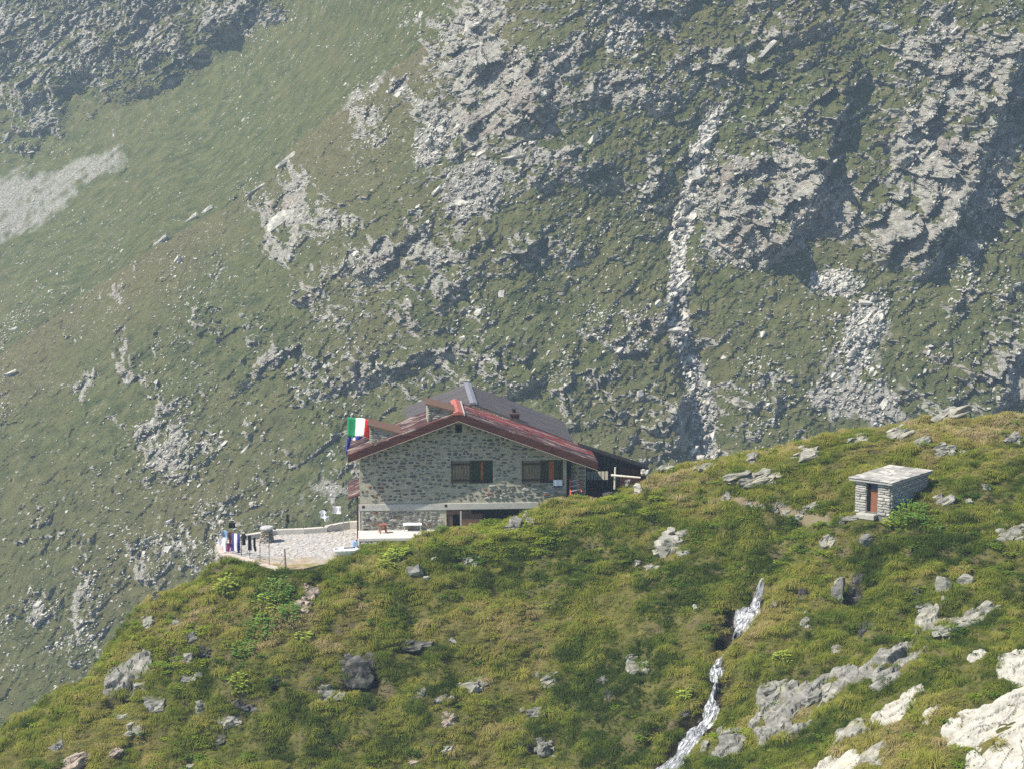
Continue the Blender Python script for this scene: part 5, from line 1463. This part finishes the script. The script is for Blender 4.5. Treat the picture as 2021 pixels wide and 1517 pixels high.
slab([(1478, 1436), (1500, 1362), (1545, 1345), (1582, 1366), (1640, 1332), (1700, 1322), (1692, 1342), (1625, 1388), (1602, 1430), (1545, 1466), (1495, 1462)], 'grey', 'long grey rock band slanting across the lower right slope', 0.16, 2.6, 'rock_band')
slab([(1690, 1336), (1758, 1296), (1806, 1258), (1824, 1282), (1800, 1310), (1772, 1338), (1730, 1350)], 'grey', 'upper end of the grey rock band above the tilted slab', 0.14, 2.6, 'rock_band')
slab([(1398, 1486), (1458, 1438), (1480, 1462), (1425, 1505)], 'grey', 'lower end of the grey rock band by the stream', 0.14, 2.4, 'rock_band')
slab([(1800, 1205), (1846, 1184), (1900, 1216), (1950, 1196), (1974, 1200), (1940, 1228), (1880, 1252), (1830, 1240)], 'pale', 'thin pale ledges running up to the right edge', 0.06, 2.6, 'rock_band')
slab([(205, 1372), (215, 1330), (248, 1300), (290, 1288), (296, 1318), (262, 1344), (250, 1374)], 'grey', 'grey cliff band on the left shoulder', 0.2, 2.8, 'rock_band')
p = hit(1749, 1352)
V, F = rough_rock(77, (1.75, 0.8, 0.22), 18, 0.6, 1, 0.03)
m_ = MB(); m_.add(V @ rot_xyz(0.25, -0.42, 0.15).T, F)
o = m_.build('tilted_slab', near_rock['grey']); o.location = p + np.array([0, -0.15, 0.22]); tag(o, 'tilted dark blue grey slab jutting out of the grass', 'rock')
# dead stick across the rock cluster
a = hit(1278, 1092) + np.array([0, 0, .2]); c_ = hit(1362, 1074) + np.array([0, 0, .25])
o = MB().tube((0, 0, 0), Vector(c_ - a), .035, .02, 7).build('dead_branch', dark_wood); o.location = a; tag(o, 'dark dead branch lying across the pale rock cluster', 'branch')

# ------------------------------------------------------------------ the stream
SP_ = []
for i in range(len(STREAM) - 1):
    for t_ in np.linspace(0, 1, 14, endpoint=False): SP_.append(np.array(STREAM[i]) * (1 - t_) + np.array(STREAM[i + 1]) * t_)
SP_ = np.array(SP_); ns_ = len(SP_)
tt = np.linspace(0, 1, ns_)
pyS = to_px(SP_[:, 0], SP_[:, 1], gz_at(SP_[:, 0], SP_[:, 1]))[1]
wid = np.interp(pyS, [1145, 1165, 1185, 1205, 1232, 1246, 1262, 1300, 1315, 1340, 1350, 1362, 1400, 1440, 1480, 1520, 1650], [.04, .20, .24, .30, .72, .40, .03, .03, .18, .36, .08, .12, .30, .44, .50, .60, .7])
wid = wid * (0.72 + 0.5 * vnoise(np.linspace(0, 40, ns_), np.zeros(ns_), 3))
SP_ = SP_ + (np.stack([vnoise(np.linspace(0, 30, ns_), np.ones(ns_) * k, 8 + k) for k in (0, 5)], -1) - 0.5) * 0.35
tan = np.gradient(SP_, axis=0); tan /= np.linalg.norm(tan, axis=1)[:, None]; nrm_ = np.stack([-tan[:, 1], tan[:, 0]], -1)
nu_ = 15
UV = np.linspace(-1, 1, nu_)
WX = SP_[:, None, 0] + nrm_[:, None, 0] * UV[None] * wid[:, None]; WY = SP_[:, None, 1] + nrm_[:, None, 1] * UV[None] * wid[:, None]
ff1, _ = facets(WX * 3.1, WY * 3.1, 3, .9); ff2, _ = facets(WX * 8, WY * 8, 4, .9)
WZ = gz_at(WX, WY) + 0.27 + 0.06 * ff1 + 0.03 * ff2 - 0.25 * np.abs(UV)[None] ** 2.5
me = np_mesh('stream', np.stack([WX, WY, WZ], -1).reshape(-1, 3), grid_quads(nu_, ns_))
fsl = np.concatenate([[0], np.cumsum(np.linalg.norm(np.diff(SP_, axis=0), axis=1))])
attr(me, 'flow', np.repeat(fsl, nu_)); attr(me, 'cross', (UV[None] * wid[:, None]).ravel())
wm, nt, b = new_mat('tumbling_water', 0.25, 0.5)
cv = N(nt, 'ShaderNodeCombineXYZ'); nt.links.new(math_n(nt, 'MULTIPLY', attribute(nt, 'flow'), 3.2), cv.inputs[0]); nt.links.new(math_n(nt, 'MULTIPLY', attribute(nt, 'cross'), 11.0), cv.inputs[1])
c = ramp(nt, noise(nt, cv.outputs[0], 1.0, 6, 0.75, 0.6), [(0.41, (0.035, 0.035, 0.032)), (0.50, (0.22, 0.23, 0.245)), (0.61, (0.62, 0.63, 0.66))])
nt.links.new(c, b.inputs['Base Color']); bump(nt, b, noise(nt, cv.outputs[0], 2.5, 4, .7), .6, .05)
tag(link('stream', me, wm), 'white mountain stream tumbling down the grassy slope', 'stream', None, 'structure')
for k in range(46):                                # dark wet stones in and beside the bed
    i = random.randrange(4, ns_ - 10); s_ = random.choice((-1, 1)) * random.uniform(.4, 1.5)
    p = SP_[i] + nrm_[i] * wid[i] * s_ - nrm_[i] * 0.0
    d_ = random.uniform(.14, .36)
    V, F = rough_rock(5000 + k, (d_ * 1.3, d_, d_ * .8), 12, .7, 0)
    m_ = MB(); m_.add(V, F); o = m_.build('stream_stone', near_rock['dark']); o.location = (p[0], p[1], float(gz_at(p[0], p[1])) + .04)
    o.rotation_euler = (random.uniform(-.4, .4), random.uniform(-.4, .4), random.random() * 6)
    lo_ = pyS[i] > 1290
    tag(o, 'dark wet stone in the %s of the stream' % ('lower run' if lo_ else 'upper fall'), 'rock', 'stones in the %s of the stream' % ('lower run' if lo_ else 'upper fall'))
# ------------------------------------------------------------------ turf: tussocks and low herbs
def tuft(seed, blades, height, spread, width, droop):
    r = np.random.default_rng(seed)
    V = []; Q = []; T = []
    for k in range(blades):
        a = r.uniform(0, 2 * np.pi); ro = spread * 0.35 * np.sqrt(r.random()); d = np.array([math.cos(a), math.sin(a), 0]); s_ = np.array([-d[1], d[0], 0])
        p0 = np.array([ro * math.cos(a + r.uniform(-.6, .6)), ro * math.sin(a + r.uniform(-.6, .6)), -0.06])
        hh = height * r.uniform(.55, 1.1); out = spread * r.uniform(.3, 1.0)
        p1 = p0 + d * out * 0.35 + np.array([0, 0, hh * 0.7]); p2 = p0 + d * out * 0.8 + np.array([0, 0, hh * (1 - 0.15 * droop)]); p3 = p0 + d * out * (1.15 + .25 * droop) + np.array([0, 0, hh * (0.95 - 0.65 * droop)])
        w_ = width * r.uniform(.7, 1.3); b0 = len(V)
        V += [p0 - s_ * w_ * .5, p0 + s_ * w_ * .5, p1 - s_ * w_ * .5, p1 + s_ * w_ * .5, p2 - s_ * w_ * .38, p2 + s_ * w_ * .38, p3]
        Q += [(b0, b0 + 1, b0 + 3, b0 + 2), (b0 + 2, b0 + 3, b0 + 5, b0 + 4)]; T += [(b0 + 4, b0 + 5, b0 + 6)]
    return np_mesh('tussock', np.array(V), Q, T, smooth=True)

def herb(seed, leaves, rad, lh, ls):
    r = np.random.default_rng(seed); V = []; Q = []
    for k in range(leaves):
        a = r.uniform(0, 6.283); d = np.array([math.cos(a), math.sin(a), 0]); s_ = np.array([-d[1], d[0], 0])
        p = np.array([r.normal(0, rad * .45), r.normal(0, rad * .45), lh * r.random() ** .7]); up = np.array([0, 0, r.uniform(-.1, .7)])
        L_ = ls * r.uniform(.6, 1.3); b0 = len(V)
        V += [p, p + (d + up * .6) * L_ * .5 + s_ * L_ * .33, p + (d + up * .3) * L_, p + (d + up * .6) * L_ * .5 - s_ * L_ * .33]; Q += [(b0, b0 + 1, b0 + 2, b0 + 3)]
    return np_mesh('herb', np.array(V), Q)

turf_mat = bpy.data.materials.new('turf_blades'); turf_mat.use_nodes = True
nt = turf_mat.node_tree; nt.nodes.clear()
out = N(nt, 'ShaderNodeOutputMaterial')
tn = attribute(nt, 'tint', 'INSTANCER')
v = coords(nt, src='Object')
tn2 = math_n(nt, 'ADD', tn, math_n(nt, 'MULTIPLY', math_n(nt, 'SUBTRACT', noise(nt, v, 9.0, 2, .6), 0.5), 0.35), True)
c = ramp(nt, tn2, [(0.0, (0.050, 0.080, 0.016)), (0.20, (0.125, 0.165, 0.026)), (0.42, (0.240, 0.265, 0.042)), (0.62, (0.320, 0.305, 0.068)), (0.82, (0.370, 0.310, 0.115)), (1.0, (0.45, 0.37, 0.20))])  # dark end deepened to paint in shaded bits among the tussocks
df = N(nt, 'ShaderNodeBsdfDiffuse'); tl_ = N(nt, 'ShaderNodeBsdfTranslucent'); ms = N(nt, 'ShaderNodeMixShader'); ms.inputs[0].default_value = 0.38
nt.links.new(c, df.inputs[0]); nt.links.new(c, tl_.inputs[0]); nt.links.new(df.outputs[0], ms.inputs[1]); nt.links.new(tl_.outputs[0], ms.inputs[2]); nt.links.new(ms.outputs[0], out.inputs[0])
herb_mat = bpy.data.materials.new('herb_leaves'); herb_mat.use_nodes = True
nt = herb_mat.node_tree; nt.nodes.clear()
out = N(nt, 'ShaderNodeOutputMaterial')
tn = attribute(nt, 'tint', 'INSTANCER')
c = ramp(nt, tn, [(0.0, (0.06, 0.13, 0.02)), (0.5, (0.14, 0.22, 0.025)), (1.0, (0.28, 0.34, 0.035))])
df = N(nt, 'ShaderNodeBsdfDiffuse'); tl_ = N(nt, 'ShaderNodeBsdfTranslucent'); ms = N(nt, 'ShaderNodeMixShader'); ms.inputs[0].default_value = 0.3
nt.links.new(c, df.inputs[0]); nt.links.new(c, tl_.inputs[0]); nt.links.new(df.outputs[0], ms.inputs[1]); nt.links.new(tl_.outputs[0], ms.inputs[2]); nt.links.new(ms.outputs[0], out.inputs[0])

def turf_points(n, seed, spacing_jit=True):
    r = np.random.default_rng(seed)
    y = r.uniform(70, 127, n); x = r.uniform(-34, 34, n)
    z = gz_at(x, y)
    px, py = to_px(x, y, z)
    ok = (px > -120) & (px < 2140) & (py < 1640) & (py > 760)
    # drop what lies hidden behind the crest
    zs = gz_at(x * 0.985, y * 0.985); ok &= (zs < z * 0.985 + 1.2)
    x, y, z, px, py = (a[ok] for a in (x, y, z, px, py))
    sd = poly_sd(x, y, TERR); ok = sd < -0.18
    lx = (x - HUT_O[0]) * math.cos(HUT_YAW) + (y - HUT_O[1]) * math.sin(HUT_YAW); ly = -(x - HUT_O[0]) * math.sin(HUT_YAW) + (y - HUT_O[1]) * math.cos(HUT_YAW)
    ok &= ~((lx > -0.3) & (lx < 12.3) & (ly > -0.12) & (ly < 10)) & ~((lx > 12) & (lx < 15.9) & (ly > 2.4) & (ly < 4.2))
    sx = (x - so[0]) * math.cos(SA) + (y - so[1]) * math.sin(SA); sy = -(x - so[0]) * math.sin(SA) + (y - so[1]) * math.cos(SA)
    ok &= ~((sx > -.15) & (sx < SW + .15) & (sy > -.15) & (sy < SD + .15)) & ~((sx > .2) & (sx < 1.3) & (sy > -.6) & (sy < .1))
    d_, t_, _ = path_dist(x, y, STREAM); ok &= ~((d_ < np.interp(t_, tt, wid) * 1.1 + 0.26) & (t_ > 0.01))
    for ex, ey, er in EXC: ok &= np.hypot(x - ex, y - ey) > er * (0.75 + 0.4 * r.random(len(x)))
    for poly, thin in SLABS: ok &= (poly_sd(x, y, poly) < -0.02) | (r.random(len(x)) < thin)
    ok &= (pits(x, y) < 0.22) & (path_dist(x, y, PATH)[0] > 0.2 + 0.12 * r.random(len(x)))
    return tuple(a[ok] for a in (x, y, z, px, py))

protos = [tuft(1, 54, .20, .26, .017, .9), tuft(2, 60, .26, .30, .017, 1.0), tuft(3, 44, .14, .24, .018, .8), tuft(4, 50, .17, .30, .018, 1.0), tuft(5, 40, .10, .22, .020, .7), tuft(6, 42, .20, .20, .015, .5),
          tuft(7, 150, .36, .40, .016, .95), tuft(8, 130, .30, .44, .016, 1.0)]
x, y, z, px, py = turf_points(270000, 5)
nT = len(x)
r = np.random.default_rng(8)
pat = fbm(x * .22, y * .22, 201, 3); pat2 = fbm(x * .9, y * .9, 211, 3)
tint = 0.38 + 1.0 * (pat - .5) + 0.9 * (pat2 - .5) + r.normal(0, .08, nT)
def zone(cx, cy, rx, ry): return np.exp(-(((px - cx) / rx) ** 2 + ((py - cy) / ry) ** 2))
tint += 0.33 * zone(1750, 840, 500, 45) + 0.22 * zone(1950, 850, 200, 50) + 0.16 * zone(330, 1180, 180, 70) + 0.10 * zone(150, 1440, 200, 90) + 0.25 * zone(1850, 1410, 230, 110) + 0.10 * zone(1350, 960, 200, 60) + 0.15 * zone(1580, 1190, 90, 80)
tint -= 0.22 * zone(1250, 1380, 120, 120) + 0.18 * zone(1650, 1180, 130, 90) + 0.16 * zone(640, 1420, 160, 110) + 0.12 * zone(1900, 1100, 200, 60) + 0.3 * zone(590, 1130, 70, 22) + 0.25 * zone(310, 1370, 70, 50)
tint = np.clip(tint, 0.02, 0.98)
dens = fbm(x * .5, y * .5, 231, 3)
big = sstep(.45, .62, fbm(x * 1.1, y * 1.1, 241, 2))
scl = (0.55 + 0.5 * big) * r.uniform(.75, 1.25, nT)
rots = np.stack([r.uniform(-.2, .2, nT), r.uniform(-.25, .1, nT), r.uniform(0, 6.28, nT)], -1)
keep = (r.random(nT) < 0.30 + 0.9 * dens)
keep &= ~((zone(1880, 1420, 200, 80) > .4) & (r.random(nT) < .35))
idx = np.where(big > .5, r.integers(0, 4, nT), r.choice([2, 3, 4, 5], nT))
mound = (r.random(nT) < 0.01 + 0.03 * sstep(.5, .6, fbm(x * .3, y * .3, 271, 2))) & (py > 900)
idx = np.where(mound, r.integers(6, 8, nT), idx); scl = np.where(mound, r.uniform(.75, 1.35, nT), scl); tint = np.where(mound, np.clip(tint + r.choice([-.22, -.1, .0, .22], nT), .02, .98), tint)
P = np.stack([x, y, z - .02], -1)
o = scatter('grass_turf', P[keep], rots[keep], (scl[:, None] * np.stack([np.ones(nT), np.ones(nT), r.uniform(.8, 1.2, nT)], -1))[keep], idx[keep], tint[keep], protos, turf_mat)
tag(o, 'rough alpine grass covering the near hillside', None, None, 'stuff')
# low bright herbs between the tussocks
hp = [herb(k + 50, 70, .26, .12, .09) for k in range(4)]
x, y, z, px, py = turf_points(42000, 15)
nH = len(x)
w_ = 0.10 + 0.9 * zone(980, 1060, 190, 55) + 0.6 * zone(560, 1180, 160, 70) + 0.7 * zone(330, 1330, 110, 90) + 0.5 * zone(1500, 1080, 300, 70) + .5 * zone(1150, 1010, 150, 40) + .4 * zone(1800, 1080, 180, 60) + .4 * zone(450, 1300, 70, 90)
keep = r.random(nH) < w_ * (0.15 + 1.5 * np.clip(fbm(x * .5, y * .5, 251, 3) - .38, 0, 1) * 2)
tn_ = np.clip(0.45 + 1.6 * (fbm(x * .4, y * .4, 261, 3) - .5) + r.normal(0, .15, nH) + .2 * zone(980, 1060, 190, 55), 0, 1)
o = scatter('low_herbs', np.stack([x, y, z + .02], -1)[keep], np.stack([np.zeros(nH), np.zeros(nH), r.uniform(0, 6.28, nH)], -1)[keep], (r.uniform(.7, 1.5, nH)[:, None] * np.ones((1, 3)))[keep], r.integers(0, 4, nH)[keep], tn_[keep], hp, herb_mat)
tag(o, 'low bright green herbs growing between the grass tussocks', None, None, 'stuff')

# broad-leaved plants one can pick out
leaf_mat = [plain('dock_leaf', (0.095, 0.20, 0.03), .6, .4, 4), plain('dock_leaf_yellow', (0.24, 0.30, 0.04), .6, .4, 4)]
def dock(px, py, rad, nl, mi, label, group=None):
    p = hit(px, py); rr = random.Random(int(px * 3 + py))
    t_ = empty('leafy_plant', p); tag(t_, label, 'plant', group)
    EXC.append((p[0], p[1], .2))
    m_ = MB(); st_ = MB()
    for k in range(nl):
        a = rr.uniform(0, 6.28); ro = rad * math.sqrt(rr.random()); bx_, by_ = ro * math.cos(a), ro * math.sin(a)
        h_ = rr.uniform(.22, .62) * min(1, rad + .2); gzz = float(gz_at(p[0] + bx_, p[1] + by_)) - p[2]
        st_.tube((bx_ * .8, by_ * .8, gzz - .05), (bx_, by_, gzz + h_), .008, .006, 4)
        d = Vector((math.cos(a), math.sin(a), 0)); s_ = Vector((-d.y, d.x, 0)); L_ = rr.uniform(.14, .26); c0 = Vector((bx_, by_, gzz + h_)); up = Vector((0, 0, rr.uniform(-.2, .5)))
        pts = [c0, c0 + (d + up) * L_ * .35 + s_ * L_ * .3, c0 + (d + up * .7) * L_ * .7 + s_ * L_ * .26, c0 + (d + up * .2) * L_, c0 + (d + up * .7) * L_ * .7 - s_ * L_ * .26, c0 + (d + up) * L_ * .35 - s_ * L_ * .3]
        m_.add(pts, [(0, 1, 2, 3), (0, 3, 4, 5)])
    m_.build('leaves', leaf_mat[mi], t_); st_.build('stems', leaf_mat[1], t_)
dock(545, 1180, .75, 150, 0, 'dark green broad-leaved plant below the terrace corner')
dock(520, 1205, .55, 80, 1, 'yellowing broad-leaved plant left of the dark green one')
dock(570, 1215, .5, 80, 0, 'green leafy plant just under the dark green one')
dock(515, 1245, .6, 110, 0, 'dark leafy plant on the left slope between dry grass')
dock(482, 1285, .5, 80, 0, 'lower leafy plant in the steep left gully')
dock(445, 1160, .5, 90, 1, 'bright yellow-green leafy plant under the retaining wall')
dock(1795, 1024, .8, 150, 0, 'green leafy plants growing in front of the shed side')
dock(1760, 1036, .4, 60, 1, 'small light green plant at the shed corner')
dock(1840, 1048, .4, 60, 0, 'bluish green plant downhill of the shed')
dock(780, 1105, .6, 110, 1, 'bright yellow-green plant below the white slab')
dock(760, 1120, .4, 60, 1, 'small bright green plant left of the rounded lichen boulder')
dock(600, 1262, .35, 40, 1, 'small light plant in the grass of the lower left slope')
dock(470, 1360, .4, 60, 1, 'light green plant in the lower left gully')
dock(1545, 1300, .35, 50, 1, 'light green plant right of the middle waterfall')
dock(1350, 1377, .3, 40, 1, 'pale green plant on the left bank of the stream')
# ------------------------------------------------------------------ the air
hz = MB(); hz.box(-305, 305, -85, 800, -113, 32)
hm = bpy.data.materials.new('mountain_haze'); hm.use_nodes = True
nt = hm.node_tree; nt.nodes.clear()
out = N(nt, 'ShaderNodeOutputMaterial'); pv = N(nt, 'ShaderNodeVolumePrincipled')
pv.inputs['Color'].default_value = (0.60, 0.80, 1.0, 1); pv.inputs['Density'].default_value = 0.0004
pv.inputs['Anisotropy'].default_value = 0.0
nt.links.new(pv.outputs[0], out.inputs['Volume'])
tag(hz.build('haze', hm), 'thin bluish summer haze in the valley air', None, None, 'stuff')
